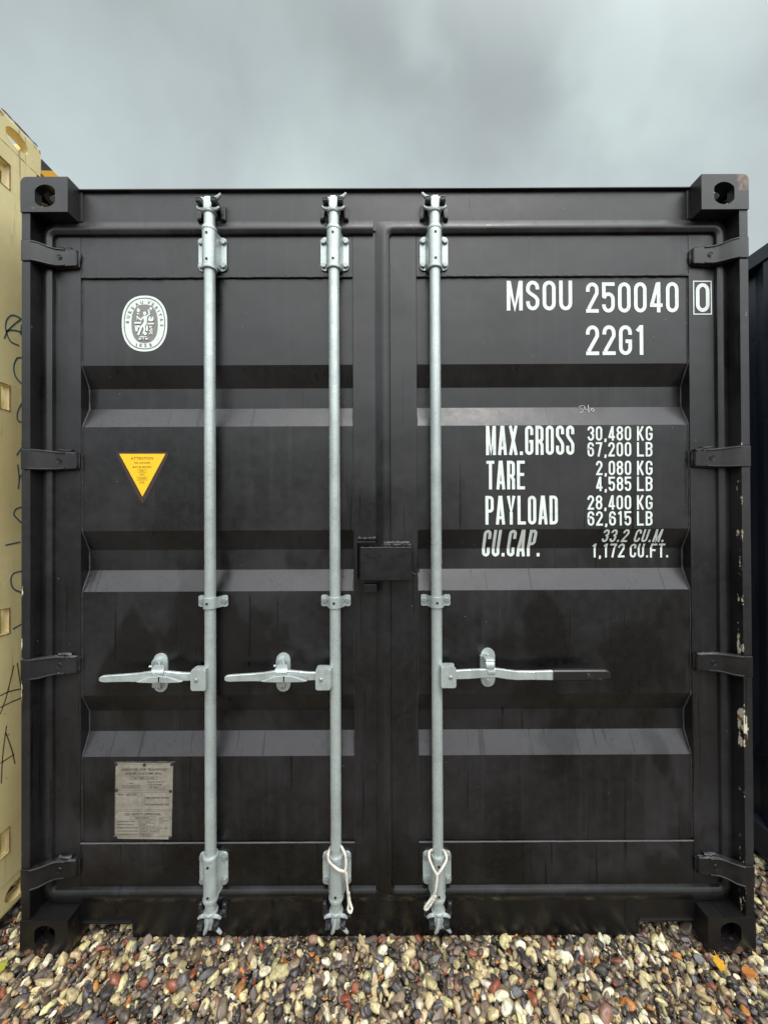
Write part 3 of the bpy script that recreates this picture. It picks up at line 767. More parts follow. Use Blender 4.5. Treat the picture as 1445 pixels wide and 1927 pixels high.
# weld runs round the panels
for door, p0, p1 in ((dl, PL0, PL1), (dr, PR0, PR1)):
    b = B(); bead(b, (p0, YF + .001, ZRT - .002), (p1, YF + .001, ZRT - .002), .0032, .3, .014); obj('weld_seam', b, M_weld, door)
    b = B(); bead(b, (p0, YF + .001, ZRB + .001), (p1, YF + .001, ZRB + .001), .0028, .15, .03); obj('weld_seam', b, M_weld, door)
    pts = prof_pts(ZRB, ZRT)
    for xx in (p0, p1):
        q_, rr = [], []
        for (z0, y0), (z1, y1) in zip(pts, pts[1:]):
            n_ = max(2, int(math.hypot(z1 - z0, y1 - y0) / .012))
            for i in range(n_):
                t_ = i / n_; r_ = .0030 if (abs(y0 - y1) > .001 or y0 > YP) else .0016
                q_.append((xx + random.uniform(-1, 1) * r_ * .3, y0 + (y1 - y0) * t_ - .0005, z0 + (z1 - z0) * t_)); rr.append(r_ * random.uniform(.7, 1.3))
        b = B(); tube(b, q_, rr, 7); obj('weld_seam', b, M_weld, door)

# levels of the top and bottom fittings
def lv(px, py, y=.03): return P(px, py, y)[1]
ZT = dict(p_in=lv(400, 510, .05), p_out=lv(400, 447, .05), s_in=lv(394, 499, .02), s_out=lv(394, 433, .02), collar=lv(394, 408))
ZB = dict(p_in=lv(400, 1604, .05), p_out=lv(400, 1666, .05), s_in=lv(397, 1619, .02), s_out=lv(397, 1690, .02), collar=lv(397, 1708))
XA, XB, XC = P(395.5, 1000, YR)[0], P(630, 970, YR)[0], P(820.5, 970, YR)[0]
b1 = make_bar(main, XA, ZT, ZB, -1, catch=(304, 298, 1266), rpx=396); b2 = make_bar(main, XB, ZT, ZB, -1, catch=(534, 531, 1265), rpx=631); b3 = make_bar(main, XC, ZT, ZB, 1, grip=True, catch=(917, 921, 1256), rpx=821)
b1['label'] = 'galvanised lock rod nearest the emblem'; b2['label'] = 'galvanised lock rod left of the central lock box'; b3['label'] = 'galvanised lock rod on the right door, its handle sleeved in black'

# central padlock box
b = B()
(xa, za), (xb, zb) = P(677.5, 1093, -.004), P(775, 1029.5, -.004)
t = .006
box(b, xa, xb, -.004, .002, za, zb, .0025)
box(b, xa + .001, xb - .001, .0005, YF, zb - t, zb - .0005, .001)
box(b, xb - t, xb - .0005, .0005, YF, za + .001, zb - t, .001)
bead(b, (P(722, 1020, .04)[0], YF - .008, zb + .008), (xb - .006, YF - .006, zb + .007), .0075, .4, .006)
bead(b, (P(722, 1020, .04)[0], YF - .012, zb + .002), (xb - .002, YF - .010, zb + .001), .007, .35, .006)
bead(b, (xa + .004, -.002, zb - .002), (xb - .004, -.002, zb - .002), .0022, .5, .008)
bead(b, (xb + .002, YF - .004, zb - .02), (xb + .002, YF - .004, za + .03), .003, .5)
for xw_ in (0,):
    bw_ = B(); bead(bw_, (P(722, 1020, .04)[0], YF - .012, zb + .010), (xb - .004, YF - .010, zb + .009), .0055, .4, .006); obj('weld_seam', bw_, M_weld, main)
lb = obj('lock_box', b, M_blackbox, main, label='black steel cover box over the gap between the doors')
b = B()
(xc0, zc0), (xc1, zc1) = P(669, 1094, .01), P(707, 1019, .01)
box(b, xc0, xc0 + .006, .008, YF, zc0, zc1, .001)
box(b, xc0 + .0065, xc1, .008, YF, zc1 - .006, zc1, .001)
bead(b, (xc0 + .006, YF - .006, zc1 + .006), (xc1, YF - .006, zc1 + .007), .0065, .35, .006)
(xd0, zd0), (xd1, zd1) = P(683.5, 1116, .03), P(709.5, 1099, .03)
box(b, xd0, xd1, .026, YF, zd0, zd1, .003)
obj('lock_bracket', b, M_blackbox, main)
b = B()
pts = [P(786.5, 1045, .03), P(787.5, 1057, .03), P(787, 1066, .03), P(788.5, 1073, .03), P(785, 1080, .03), P(779.5, 1082, .03), P(775, 1077, .03)]
tube(b, [(p[0], .034, p[1]) for p in pts], [.0016, .0025, .002, .0026, .003, .003, .003], 8)
obj('wire_hook', b, M_blackbox, main)

# ------------------------------------------------------------------ lettering: stroke glyphs
def glyph(ch, w_, h, t):
    a = t / 2; x0, x1, y0, y1 = a, w_ - a, a, h - a; xm = w_ / 2; r = (x1 - x0) / 2; ry = r * 1.15
    def A(cy, s, e, n=8): return arc(xm, cy, r, s, e, n, ry)
    if ch in 'O0': return [A(y1 - ry, 0, 180) + A(y0 + ry, 180, 360) + [(x1, y1 - ry)]]
    if ch == 'S': return [[(x1, .70 * h)] + A(y1 - ry, 0, 180) + [(x0, .66 * h), (x0 + .15 * w_, .58 * h), (x1 - .15 * w_, .45 * h), (x1, .36 * h)] + A(y0 + ry, 0, -180) + [(x0, .31 * h)]]
    if ch == 'U': return [[(x0, h)] + A(y0 + ry, 180, 360) + [(x1, h)]]
    if ch == 'M': return [[(x0, 0), (x0, h)], [(x1, 0), (x1, h)], [(x0 + .12 * t, h - .02 * h), (xm, .08 * h), (x1 - .12 * t, h - .02 * h)]]
    if ch == '2': return [[(x0, .69 * h)] + A(y1 - ry, 180, 0) + [(x1, .64 * h), (x0 + .2 * t, y0 + .5 * t)], [(0, y0), (w_, y0)]]
    if ch == '3': return [[(x0, .72 * h)] + A(y1 - ry, 180, 0) + [(x1, .62 * h), (x1 - .25 * w_, .53 * h), (x0 + .3 * w_, .525 * h)], [(x1 - .25 * w_, .53 * h), (x1, .42 * h)] + A(y0 + ry, 0, -180) + [(x0, .28 * h)]]
    if ch == '5': return [[(w_, y1), (x0, y1), (x0, .52 * h)], [(x0, .47 * h)] + arc(xm, .61 * h - ry, r, 165, 0, 8, ry) + A(y0 + ry, 0, -180) + [(x0, .27 * h)]]
    if ch == '4': return [[(w_ * .68, 0), (w_ * .68, h)], [(w_ * .60, h - .3 * t), (x0, .26 * h), ], [(0, .24 * h), (w_, .24 * h)]]
    if ch == '6': return [[(x1, .72 * h)] + A(y1 - ry, 0, 180) + A(y0 + ry, 180, 360) + arc(xm, .58 * h - ry, r, 0, 160, 8, ry)]
    if ch == '8': return [A(y1 - ry, 0, 180, 6) + arc(xm, .54 * h + ry, r, 180, 360, 6, ry) + [(x1, y1 - ry)], arc(xm, .54 * h - ry, r, 0, 180, 6, ry) + A(y0 + ry, 180, 360, 6) + [(x1, .54 * h - ry)]]
    if ch == '7': return [[(0, y1), (w_, y1)], [(x1, y1), (xm - .1 * w_, 0)]]
    if ch == '1': return [[(.62 * w_, 0), (.62 * w_, h)], [(.58 * w_, h - .4 * t), (.16 * w_, .80 * h)]]
    if ch == 'G': return [[(x1, .68 * h)] + A(y1 - ry, 0, 180) + A(y0 + ry, 180, 360) + [(x1, .46 * h)], [(w_, .46 * h), (xm, .46 * h)]]
    if ch == 'C': return [[(x1, .66 * h)] + A(y1 - ry, 0, 180) + A(y0 + ry, 180, 360) + [(x1, .34 * h)]]
    if ch == 'A': return [[(x0 * .9, 0), (xm - .12 * t, h)], [(w_ - x0 * .9, 0), (xm + .12 * t, h)], [(x0 + .12 * w_, .24 * h), (x1 - .12 * w_, .24 * h)]]
    if ch == 'X': return [[(x0 * .9, 0), (w_ - x0 * .9, h)], [(x0 * .9, h), (w_ - x0 * .9, 0)]]
    if ch in 'PR':
        q = [[(x0, 0), (x0, h)], [(x0, y1)] + arc(x1 - r, y1 - r, r, 90, 0, 6) + arc(x1 - r, .47 * h + r, r, 0, -90, 6) + [(x0, .47 * h)]]
        if ch == 'R': q.append([(xm + .05 * w_, .47 * h), (x1, .34 * h), (x1, 0)])
        return q
    if ch == 'B': return [[(x0, 0), (x0, h)], [(x0, y1)] + arc(x1 - r, y1 - r, r, 90, 0, 6) + arc(x1 - r, .54 * h + r, r, 0, -90, 6) + [(x0, .54 * h)], [(xm, .54 * h)] + arc(x1 - r, .54 * h - r, r, 90, 0, 6) + arc(x1 - r, y0 + r, r, 0, -90, 6) + [(x0, y0)]]
    if ch == 'D': return [[(x0, 0), (x0, h)], [(x0, y1)] + arc(x1 - r, y1 - r * 1.1, r, 90, 0, 6, r * 1.1) + arc(x1 - r, y0 + r * 1.1, r, 0, -90, 6, r * 1.1) + [(x0, y0)]]
    if ch == 'T': return [[(0, y1), (w_, y1)], [(xm, 0), (xm, y1)]]
    if ch == 'E': return [[(x0, 0), (x0, h)], [(x0, y1), (w_, y1)], [(x0, y0), (w_, y0)], [(x0, h * .52), (w_ * .9, h * .52)]]
    if ch == 'F': return [[(x0, 0), (x0, h)], [(x0, y1), (w_, y1)], [(x0, h * .52), (w_ * .88, h * .52)]]
    if ch == 'L': return [[(x0, 0), (x0, h)], [(x0, y0), (w_, y0)]]
    if ch == 'Y': return [[(x0 * .9, h), (xm, .42 * h), (w_ - x0 * .9, h)], [(xm, 0), (xm, .44 * h)]]
    if ch == 'K': return [[(x0, 0), (x0, h)], [(x1, h), (x0 + .4 * t, .42 * h)], [(x0 + .3 * (x1 - x0), .56 * h), (x1 + .1 * t, 0)]]
    if ch == '.': return [[(xm, 0), (xm, t * 1.15)]]
    if ch == ',': return [[(xm + .1 * t, t * 1.0), (xm + .1 * t, 0), (xm - .25 * t, -t * .7)]]
    return []
def poly_strip(pts, t, closed=False):
    P_ = [Vector(p) for p in pts]
    if closed: P_ = P_[:-1]
    n = len(P_); L, Rr = [], []
    for i, p in enumerate(P_):
        a = P_[i - 1] if (i or closed) else None; c = P_[(i + 1) % n] if (i < n - 1 or closed) else None
        d1 = (p - a).normalized() if a is not None and (p - a).length > 1e-9 else None
        d2 = (c - p).normalized() if c is not None and (c - p).length > 1e-9 else None
        d1 = d1 or d2; d2 = d2 or d1
        n1, n2 = Vector((-d1.y, d1.x)), Vector((-d2.y, d2.x)); m_ = (n1 + n2)
        m_ = m_.normalized() if m_.length > 1e-6 else n1
        k = t / 2 / max(.45, m_.dot(n1)); L.append(p + m_ * k); Rr.append(p - m_ * k)
    return L, Rr
def dedupe(pts):
    o_ = [pts[0]]
    for p in pts[1:]:
        if (Vector(p) - Vector(o_[-1])).length > 1e-6: o_.append(p)
    return o_
def letter_row(bm, text, px0, px1, pyt, pyb, tpx, slope=False, gaps=None, narrow='1.,', yoff=.0009):
    """row of stroke letters whose top-left is at (px0,pyt), filling to px1; laid out flat, then pressed onto the door skin"""
    def pd(px, py):
        y = YP
        for _ in range(8):
            X, Z = P(px, py, y); y = prof_y(Z)
        return X, Z
    xa, zt = pd(px0, pyt); xb, _ = pd(px1, pyt); _, zb = pd((px0 + px1) / 2, pyb)
    _, zt = pd((px0 + px1) / 2, pyt)
    h = zt - zb; tt = tpx * (YP + CD) / FPX
    wt = {'.': .42, ',': .42, ' ': .62, '1': .74, 'M': 1.22, 'A': 1.08, 'X': 1.05, 'I': .4}
    ws = [wt.get(c, 1.0) for c in text]; gap = .26
    u = (xb - xa) / (sum(ws) + gap * (len(text) - 1)); x = xa; lay = 0
    for c, q in zip(text, ws):
        for path in glyph(c, q * u, h, tt):
            path = dedupe(path)
            closed = len(path) > 4 and (Vector(path[0]) - Vector(path[-1])).length < 1e-5
            Lp, Rp = poly_strip(path, tt, closed); n = len(Lp)
            y = -yoff - lay * .00018; lay = (lay + 1) % 4
            va = [bm.verts.new((x + p.x, y, zb + p.y)) for p in Lp]; vb = [bm.verts.new((x + p.x, y, zb + p.y)) for p in Rp]
            for i in range(n if closed else n - 1):
                j = (i + 1) % n
                try: bm.faces.new((va[i], va[j], vb[j], vb[i]))
                except ValueError: pass
        x += (q + gap) * u
def press(bm):
    for cc in CORR:
        for z in cc:
            for dz in (.004, 0, -.004):
                bmesh.ops.bisect_plane(bm, geom=bm.verts[:] + bm.edges[:] + bm.faces[:], plane_co=(0, 0, z + dz), plane_no=(0, 0, 1))
    for v in bm.verts: v.co.y += prof_y(v.co.z)
def lettering(name, rows, label, mat=M_white):
    b = B()
    for r_ in rows: letter_row(b, *r_)
    press(b); return obj(name, b, mat, main, smooth=False, label=label)
lettering('container_number', [('MSOU', 953, 1076, 528, 584, 6.9), ('250040', 1102, 1276, 531, 588, 6.9)], 'white letters and digits reading MSOU 250040')
b = B(); letter_row(b, '0', 1308.5, 1334, 533, 587, 6.9); press(b)
for v in b.verts: v.co.y = YF - .0012; v.co.x -= .0052; v.co.z -= .0033
(xa, za), (xb, zb) = P(1304, 592, YF), P(1338.5, 528, YF); t = .0038
for q in ((xa, xb, za, za + t), (xa, xb, zb - t, zb), (xa, xa + t, za + t, zb - t), (xb - t, xb, za + t, zb - t)):
    vs_ = [b.verts.new(p) for p in ((q[0], YF - .0009, q[2]), (q[1], YF - .0009, q[2]), (q[1], YF - .0009, q[3]), (q[0], YF - .0009, q[3]))]; b.faces.new(vs_)
obj('check_digit', b, M_white, main, smooth=False, label='white digit 0 in a thin white frame')
lettering('size_code', [('22G1', 1102, 1213, 612, 668, 6.9)], 'white code 22G1')
lettering('weight_table', [
    ('MAX.GROSS', 914, 1080, 801, 856, 5.7), ('TARE', 915, 987, 867, 921, 5.7), ('PAYLOAD', 913, 1049, 933, 987, 5.7), ('CU.CAP', 911, 1012, 997, 1047, 5.7), ('.', 1014, 1024, 997, 1047, 5.7),
    ('30,480', 1105, 1187, 802, 829, 3.7), ('KG', 1198, 1227, 802, 829, 3.7), ('67,200', 1105, 1187, 832, 859, 3.7), ('LB', 1198, 1227, 832, 859, 3.7),
    ('2,080', 1121, 1187, 867, 894, 3.7), ('KG', 1198, 1227, 867, 894, 3.7), ('4,585', 1121, 1187, 897, 924, 3.7), ('LB', 1198, 1227, 897, 924, 3.7),
    ('28,400', 1105, 1187, 932, 959, 3.7), ('KG', 1198, 1227, 932, 959, 3.7), ('62,615', 1105, 1187, 962, 989, 3.7), ('LB', 1198, 1227, 962, 989, 3.7),
    ('33.2', 1137, 1186, 996, 1020, 3.7), ('CU.M.', 1198, 1256, 996, 1020, 3.7), ('1,172', 1115, 1177, 1023, 1049, 3.7), ('CU.FT.', 1187, 1260, 1023, 1049, 3.7)],
    'white weight and capacity table in tall letters')
# crayon scribble 540 on the upper fold
b = B()
def scrib(b, pts, wd=.0022, yo=.0012, pf=None):
    q = []
    for px, py in pts:
        y = YP
        for _ in range(8):
            X, Z = P(px, py, y); y = prof_y(Z)
        q.append((X, y - yo, Z))
    tube(b, q, wd / 2, 5)
scrib(b, [(1097, 763), (1089, 765), (1091, 770), (1096, 771), (1096, 775), (1090, 777)]); scrib(b, [(1099, 764), (1100, 771), (1105, 772)]); scrib(b, [(1106, 762), (1107, 770), (1107, 776)])
scrib(b, [(1113, 768), (1112, 773), (1115, 775), (1117, 771), (1113, 768)])
obj('crayon_number', b, M_crayon, main, label='small scribbled white number 540')

# ------------------------------------------------------------------ stickers
def text_mesh(body_, size, spacing=1.0, bold=.016):
    cu = bpy.data.curves.new('t', 'FONT'); cu.body = body_; cu.size = size; cu.align_x = 'CENTER'; cu.align_y = 'CENTER'; cu.space_character = spacing
    cu.resolution_u = 3; cu.offset = bold
    o = bpy.data.objects.new('t', cu); C.objects.link(o); bpy.context.view_layer.update()
    me = bpy.data.meshes.new_from_object(o.evaluated_get(bpy.context.evaluated_depsgraph_get()))
    bpy.data.objects.remove(o); bpy.data.curves.remove(cu); return me
def put_text(bm, s, x, z, y, hz, width=None, ang=0, spacing=1.0, bold=0.0):
    """capital height hz, optional total width"""
    me = text_mesh(s, 1.0, spacing, bold or .016)
    xs = [v.co.x for v in me.vertices]; ys = [v.co.y for v in me.vertices]
    if not xs: return
    cx, cy, w_, h_ = (min(xs) + max(xs)) / 2, (min(ys) + max(ys)) / 2, max(xs) - min(xs), max(ys) - min(ys)
    sy = hz / h_; sx = (width / w_) if width else sy
    m_ = Matrix.Translation((x, y, z)) @ Matrix.Rotation(R(ang), 4, 'Y') @ Matrix(((sx, 0, 0, -cx * sx), (0, 0, 1, 0), (0, sy, 0, -cy * sy), (0, 0, 0, 1)))
    join_bm(bm, me, m_); bpy.data.meshes.remove(me)
def flat(bm, poly, y):
    bm.faces.new([bm.verts.new((p[0], y, p[1])) for p in poly])
def frame(bm, x0, x1, z0, z1, t, y):
    for q in ((x0, x1, z0, z0 + t), (x0, x1, z1 - t, z1), (x0, x0 + t, z0 + t, z1 - t), (x1 - t, x1, z0 + t, z1 - t)):
        flat(bm, [(q[0], q[2]), (q[1], q[2]), (q[1], q[3]), (q[0], q[3])], y)
# oval classification emblem: coordinates read in a 15.21x enlargement whose origin is photo pixel (225,550)
def E(ex, ey, y): return P(225 + ex / 15.21, 550 + ey / 15.21, y)
def oval(cx, cy, rx, ry, p=2.35, n=72, y=YP):
    o_ = []
    for i in range(n):
        t = 2 * math.pi * i / n; c_, s_ = math.cos(t), math.sin(t)
        o_.append(E(cx + rx * math.copysign(abs(c_) ** (2 / p), c_), cy - ry * math.copysign(abs(s_) ** (2 / p), s_), y))
    return o_
b = B(); flat(b, oval(720, 892, 652, 800), YP - .0008)
emb = obj('oval_emblem', b, M_white, main, smooth=False, label='white oval emblem with a standing figure and ring lettering')
b = B(); o1, o2 = oval(720, 892, 590, 738), oval(720, 892, 566, 713)
va = [b.verts.new((p[0], YP - .0012, p[1])) for p in o1]; vb = [b.verts.new((p[0], YP - .0012, p[1])) for p in o2]
for i in range(72): b.faces.new((va[i], va[(i + 1) % 72], vb[(i + 1) % 72], vb[i]))
es = 1 / 15.21 * (YP + CD) / FPX
def ringtext(b, s, angs, rx, ry, hz):
    for ch, a_ in zip(s, angs):
        if ch == ' ': continue
        t = R(a_); ex, ey = 722 + rx * math.sin(t), 892 - ry * math.cos(t)
        tx, ty = rx * math.cos(t), ry * math.sin(t)        # tangent in picture sense
        rot = math.degrees(math.atan2(ty, tx))
        X, Z = E(ex, ey, YP)
        put_text(b, ch, X, Z, YP - .0013, hz * es, ang=rot, bold=.03)
ringtext(b, 'BUREAU VERITAS', [-86, -72, -58, -44, -27, -9, 0, 14, 29, 44, 55, 66, 80, 95], 490, 615, 92)
for ch, ex in zip('1828', (490, 610, 745, 892)):
    X, Z = E(ex, 1520 + abs(ex - 690) * -.06, YP); put_text(b, ch, X, Z, YP - .0013, 100 * es, ang=(690 - ex) * .03, bold=.03)
obj('emblem_lettering', b, M_emblemgrey2, emb, smooth=False)
b = B(); flat(b, oval(725, 895, 375, 548, 2.5), YP - .0016)
obj('emblem_centre', b, M_emblemgrey, emb, smooth=False)
b = B(); lay = [0]
def es_strip(pts, wd):
    q = [E(*p, YP) for p in pts]; Lp, Rp = poly_strip(q, wd * es); y = YP - .0020 - lay[0] * .00015; lay[0] += 1
    va = [b.verts.new((p.x, y, p.y)) for p in Lp]; vb = [b.verts.new((p.x, y, p.y)) for p in Rp]
    for i in range(len(q) - 1): b.faces.new((va[i], va[i + 1], vb[i + 1], vb[i]))
def es_poly(pts): y = YP - .0020 - lay[0] * .00015; lay[0] += 1; flat(b, [E(*p, YP) for p in pts], y)
es_poly([(730 + 48 * math.cos(t), 605 + 52 * math.sin(t)) for t in [2 * math.pi * i / 16 for i in range(16)]])
es_poly([(905 + 38 * math.cos(t), 470 + 42 * math.sin(t)) for t in [2 * math.pi * i / 14 for i in range(14)]])
es_poly([(545, 440), (595, 495), (585, 570), (520, 570), (500, 510)]); es_poly([(500, 595), (585, 600), (555, 640), (530, 640)])
es_poly([(690, 690), (770, 670), (820, 690), (795, 780), (795, 900), (735, 980), (650, 960), (715, 840), (700, 770)])
es_strip([(700, 705), (630, 795), (560, 745), (505, 690)], 42); es_strip([(790, 690), (865, 640), (860, 560), (835, 505)], 40)
es_strip([(690, 930), (630, 1020), (590, 1120), (545, 1230)], 62); es_strip([(710, 950), (735, 1060), (720, 1130), (690, 1195)], 52)
es_poly([(755 + 46 * math.cos(t), 1190 + 46 * math.sin(t)) for t in [2 * math.pi * i / 14 for i in range(14)]])
es_strip([(442, 882), (638, 882)], 50); es_strip([(820, 908), (1005, 908)], 46); es_strip([(475, 960), (490, 1110), (520, 1110), (530, 975), (580, 975), (580, 1020)], 40)
es_strip([(808, 960), (806, 1120)], 52); es_poly([(835, 815), (870, 700), (905, 700), (920, 800), (965, 690), (1000, 760), (975, 840), (900, 845)])
es_strip([(880, 970), (965, 1090)], 26); es_strip([(960, 975), (870, 1010)], 26); es_strip([(870, 1090), (965, 1210)], 28); es_strip([(900, 1060), (975, 1150)], 20); es_strip([(870, 1170), (900, 1215)], 26)
es_strip([(600, 1285), (800, 1285)], 26); es_strip([(706, 1270), (706, 1365)], 30); es_poly([(560, 1325), (665, 1325), (640, 1368), (590, 1368)]); es_poly([(750, 1325), (850, 1325), (825, 1368), (775, 1368)])
es_strip([(540, 700), (530, 810)], 18)
obj('emblem_figure', b, M_white, emb, smooth=False)

# yellow triangle
b = B(); q = lambda px, py, y=YP: P(px, py, y)
flat(b, [q(221, 850.5), q(315, 850.5), q(317.5, 856), q(275, 940), q(268.5, 948), q(262, 940), q(219.5, 856)][::-1], YP - .0008)
tri = obj('warning_sticker', b, M_brown, main, smooth=False, label='yellow triangular warning sticker with a dark worn edge')
b = B(); pa, pb, pc = q(225, 854), q(311.8, 854), q(268.5, 934.5)
b.faces.new([b.verts.new((p[0], YP - .0013, p[1])) for p in (pa, pb, pc)]); obj('yellow_face', b, M_yellow, tri, smooth=False)
b = B(); k = (YP + CD) / FPX
for s_, py, wpx, hpx in (('ATTENTION', 862.5, 42, 5.2), ('THIS CONTAINER', 871, 30, 3.4), ('MUST BE REPAIRED', 878.8, 35, 3.4), ('ONLY', 886, 9.5, 3.4), ('WITH', 893.3, 9, 3.4), ('CORTEN', 900.5, 14, 3.6), ('STEEL', 908, 10, 3.6)):
    X, Z = q(268, py); put_text(b, s_, X, Z, YP - .0017, hpx * k, wpx * k, spacing=1.15)
for y_, wpx in ((886, 16), (900.5, 19)):
    X, Z = q(268, y_); frame(b, X - wpx / 2 * k, X + wpx / 2 * k, Z - 3.3 * k, Z + 3.3 * k, .0009, YP - .0017)
obj('sticker_print', b, M_print, tri, smooth=False)

# approval plate: coordinates in a 9.03x enlargement whose origin is photo pixel (190,1420)
b = B(); pl_ = lambda ex, ey: P(190 + ex / 9.03, 1420 + ey / 9.03, YP - .002)
c4 = [pl_(245, 145), pl_(1228, 155), pl_(1200, 1400), pl_(1150, 1450), pl_(285, 1438), pl_(230, 1350)]
prism(b, c4, YP - .0020, YP - .0002, 'y', .0004)
plate = obj('data_plate', b, M_plate, main, smooth=False, label='dull metal approval plate riveted to the lower left panel')
b = B(); yp = YP - .0024; k9 = (YP + CD) / FPX / 9.03
def pt(s_, ex, ey, wd, hz, left=False):
    X, Z = pl_(ex, ey)
    put_text(b, s_, X + (wd / 2 * k9 if left else 0), Z, yp - .0002, hz * k9, wd * k9)
def fr(x0, x1, y0, y1, t=5):
    (a, c), (d_, e_) = pl_(x0, y1), pl_(x1, y0); frame(b, a, d_, c, e_, t * k9, yp)
pt('APPROVED FOR TRANSPORT', 735, 258, 780, 40); pt('UNDER CUSTOMS SEAL', 725, 325, 620, 40); fr(510, 950, 368, 430); pt('GB/C 9M001 BV-0502', 730, 400, 360, 26)
pt('TYPE', 515, 497, 70, 20); fr(358, 665, 522, 582); pt('RX17H-020G-T47', 510, 552, 260, 24); pt("MANUFACTURER'S NO.", 940, 468, 290, 20); pt('OF THE CONTAINER', 915, 512, 250, 20); fr(782, 1088, 535, 590); pt('RX 2065', 895, 562, 130, 24)
fr(248, 1222, 160, 615, 4); fr(248, 705, 640, 945, 4); fr(735, 1215, 640, 945, 4); pt("OWNER'S NO.", 335, 682, 125, 20); fr(425, 690, 660, 705, 4); pt('MSOU 2500', 520, 682, 150, 22)
pt('TIMBER COMPONENT TREATMENT', 965, 738, 410, 26); pt('IM / BASILEUM-450 / 2023', 960, 852, 400, 28)
fr(240, 1205, 962, 1405, 4); pt('CSC SAFETY APPROVAL', 710, 1018, 620, 40); fr(500, 925, 1055, 1105, 4); pt('F/BV/11589/13', 700, 1080, 230, 24)
for s_, ey, wd in (('DATE MANUFACTURED', 1140, 310), ('IDENTIFICATION NO.', 1193, 290), ('MAXIMUM OPERATING GROSS MASS', 1248, 350), ('ALLOWABLE STACKING LOAD', 1305, 355), ('TRANSVERSE RACKING TEST FORCE', 1362, 350)): pt(s_, 272, ey, wd, 20, True)
for s_, ey, wd in (('07 / 2023', 1145, 180), ('RX 2065', 1198, 110), ('30,480 kg   67,200 lb', 1258, 300), ('192,000 kg   423,280 lb', 1315, 310), ('150,000 newtons', 1368, 200)): pt(s_, 660, ey, wd, 22, True)
for y0, y1, x1 in ((1118, 1170, 915), (1172, 1225, 915), (1230, 1285, 985), (1288, 1340, 985), (1345, 1390, 880)): fr(645, x1, y0, y1, 3)
fr(992, 1185, 1065, 1385, 3); pt('NEXT', 1030, 1095, 70, 18); pt('EXAMINATION', 1075, 1130, 140, 18); pt('DATE', 1030, 1165, 70, 18); pt('07 / 2028', 1075, 1255, 120, 18)
obj('plate_print', b, M_etch, plate, smooth=False)
for ex, ey in ((262, 165), (740, 175), (1205, 170), (262, 605), (1185, 620), (235, 1395), (1175, 1410)):
    b = B(); X, Z = pl_(ex, ey); lathe(b, [(.0052, 0), (.0052, -.002), (.0035, -.0042), (.0001, -.005)], (X, YP - .002, Z), 'y', 12); obj('rivet', b, M_keeper, plate)
b = B(); a_, c_ = pl_(230, 140), pl_(1255, 140); bead(b, (a_[0], YP - .0012, a_[1] + .001), (c_[0], YP - .0012, c_[1] + .001), .0016, .4, .008); obj('sealant_line', b, M_weld, plate)

# ------------------------------------------------------------------ rope loops
def rope(name, loops, label, group):
    """three-strand rope along smoothed photo points (px,py,y)"""
    b = B()
    for pts, r in loops:
        V = [Vector((P(a, c, y)[0], y, P(a, c, y)[1])) for a, c, y in pts]; out_ = []
        for i in range(len(V) - 1):
            p0, p1, p2, p3 = V[max(0, i - 1)], V[i], V[i + 1], V[min(len(V) - 1, i + 2)]
            for k in range(10):
                t = k / 10; out_.append(.5 * ((2 * p1) + (-p0 + p2) * t + (2 * p0 - 5 * p1 + 4 * p2 - p3) * t * t + (-p0 + 3 * p1 - 3 * p2 + p3) * t ** 3))
        out_.append(V[-1]); ang = 0
        for s_ in range(3):
            q_ = []; L_ = 0
            for i, p in enumerate(out_):
                t = (out_[min(i + 1, len(out_) - 1)] - out_[max(i - 1, 0)]).normalized(); L_ += (p - out_[i - 1]).length if i else 0
                s1 = t.cross(Vector((0, -1, 0.01))).normalized(); s2 = t.cross(s1); a_ = L_ / (r * 5.5) * 2 * math.pi + s_ * 2.094
                q_.append(p + (s1 * math.cos(a_) + s2 * math.sin(a_)) * r * .52)
            tube(b, q_, r * .58, 6)
    o_ = obj(name, b, M_rope); o_['label'] = label; o_['category'] = 'rope'; o_['group'] = group; return o_
YA = -.0035
rope('rope_loop', [([(641, 1600, .034), (634, 1592, .05), (624, 1593, .05), (618, 1606, .006), (618, 1619, -.001), (626, 1629, YA), (638, 1638, YA - .002), (650, 1643, .0), (652, 1656, .004), (654, 1676, .012), (656, 1700, .014), (655, 1713, .006), (660, 1717, .002), (662, 1710, .004), (658, 1697, .012), (656, 1680, .014)], .0040),
                   ([(649, 1642, .0), (651, 1625, .004), (649, 1608, .010), (643, 1595, .018), (641, 1593, .03), (636, 1591, .046)], .0038)],
     'white rope loop on the middle lock rod, its tail hanging down the right', 'rope loops on the lower rod ends')
rope('rope_loop', [([(814, 1600, .03), (808, 1604, .014), (808, 1617, .002), (815, 1635, YA - .002), (822, 1648, YA - .004), (821, 1664, YA - .004), (818, 1680, YA), (811, 1692, .002), (803, 1703, .004), (799, 1710, .008), (804, 1711, .004), (813, 1698, .002), (819, 1686, YA)], .0040),
                   ([(822, 1648, YA - .004), (832, 1634, YA), (840, 1618, .004), (837, 1604, .014), (832, 1598, .03)], .0038)],
     'white rope loop on the right lock rod, crossing to the lower left', 'rope loops on the lower rod ends')
o_ = [o for o in bpy.data.objects if o.name.startswith('rope_loop')]

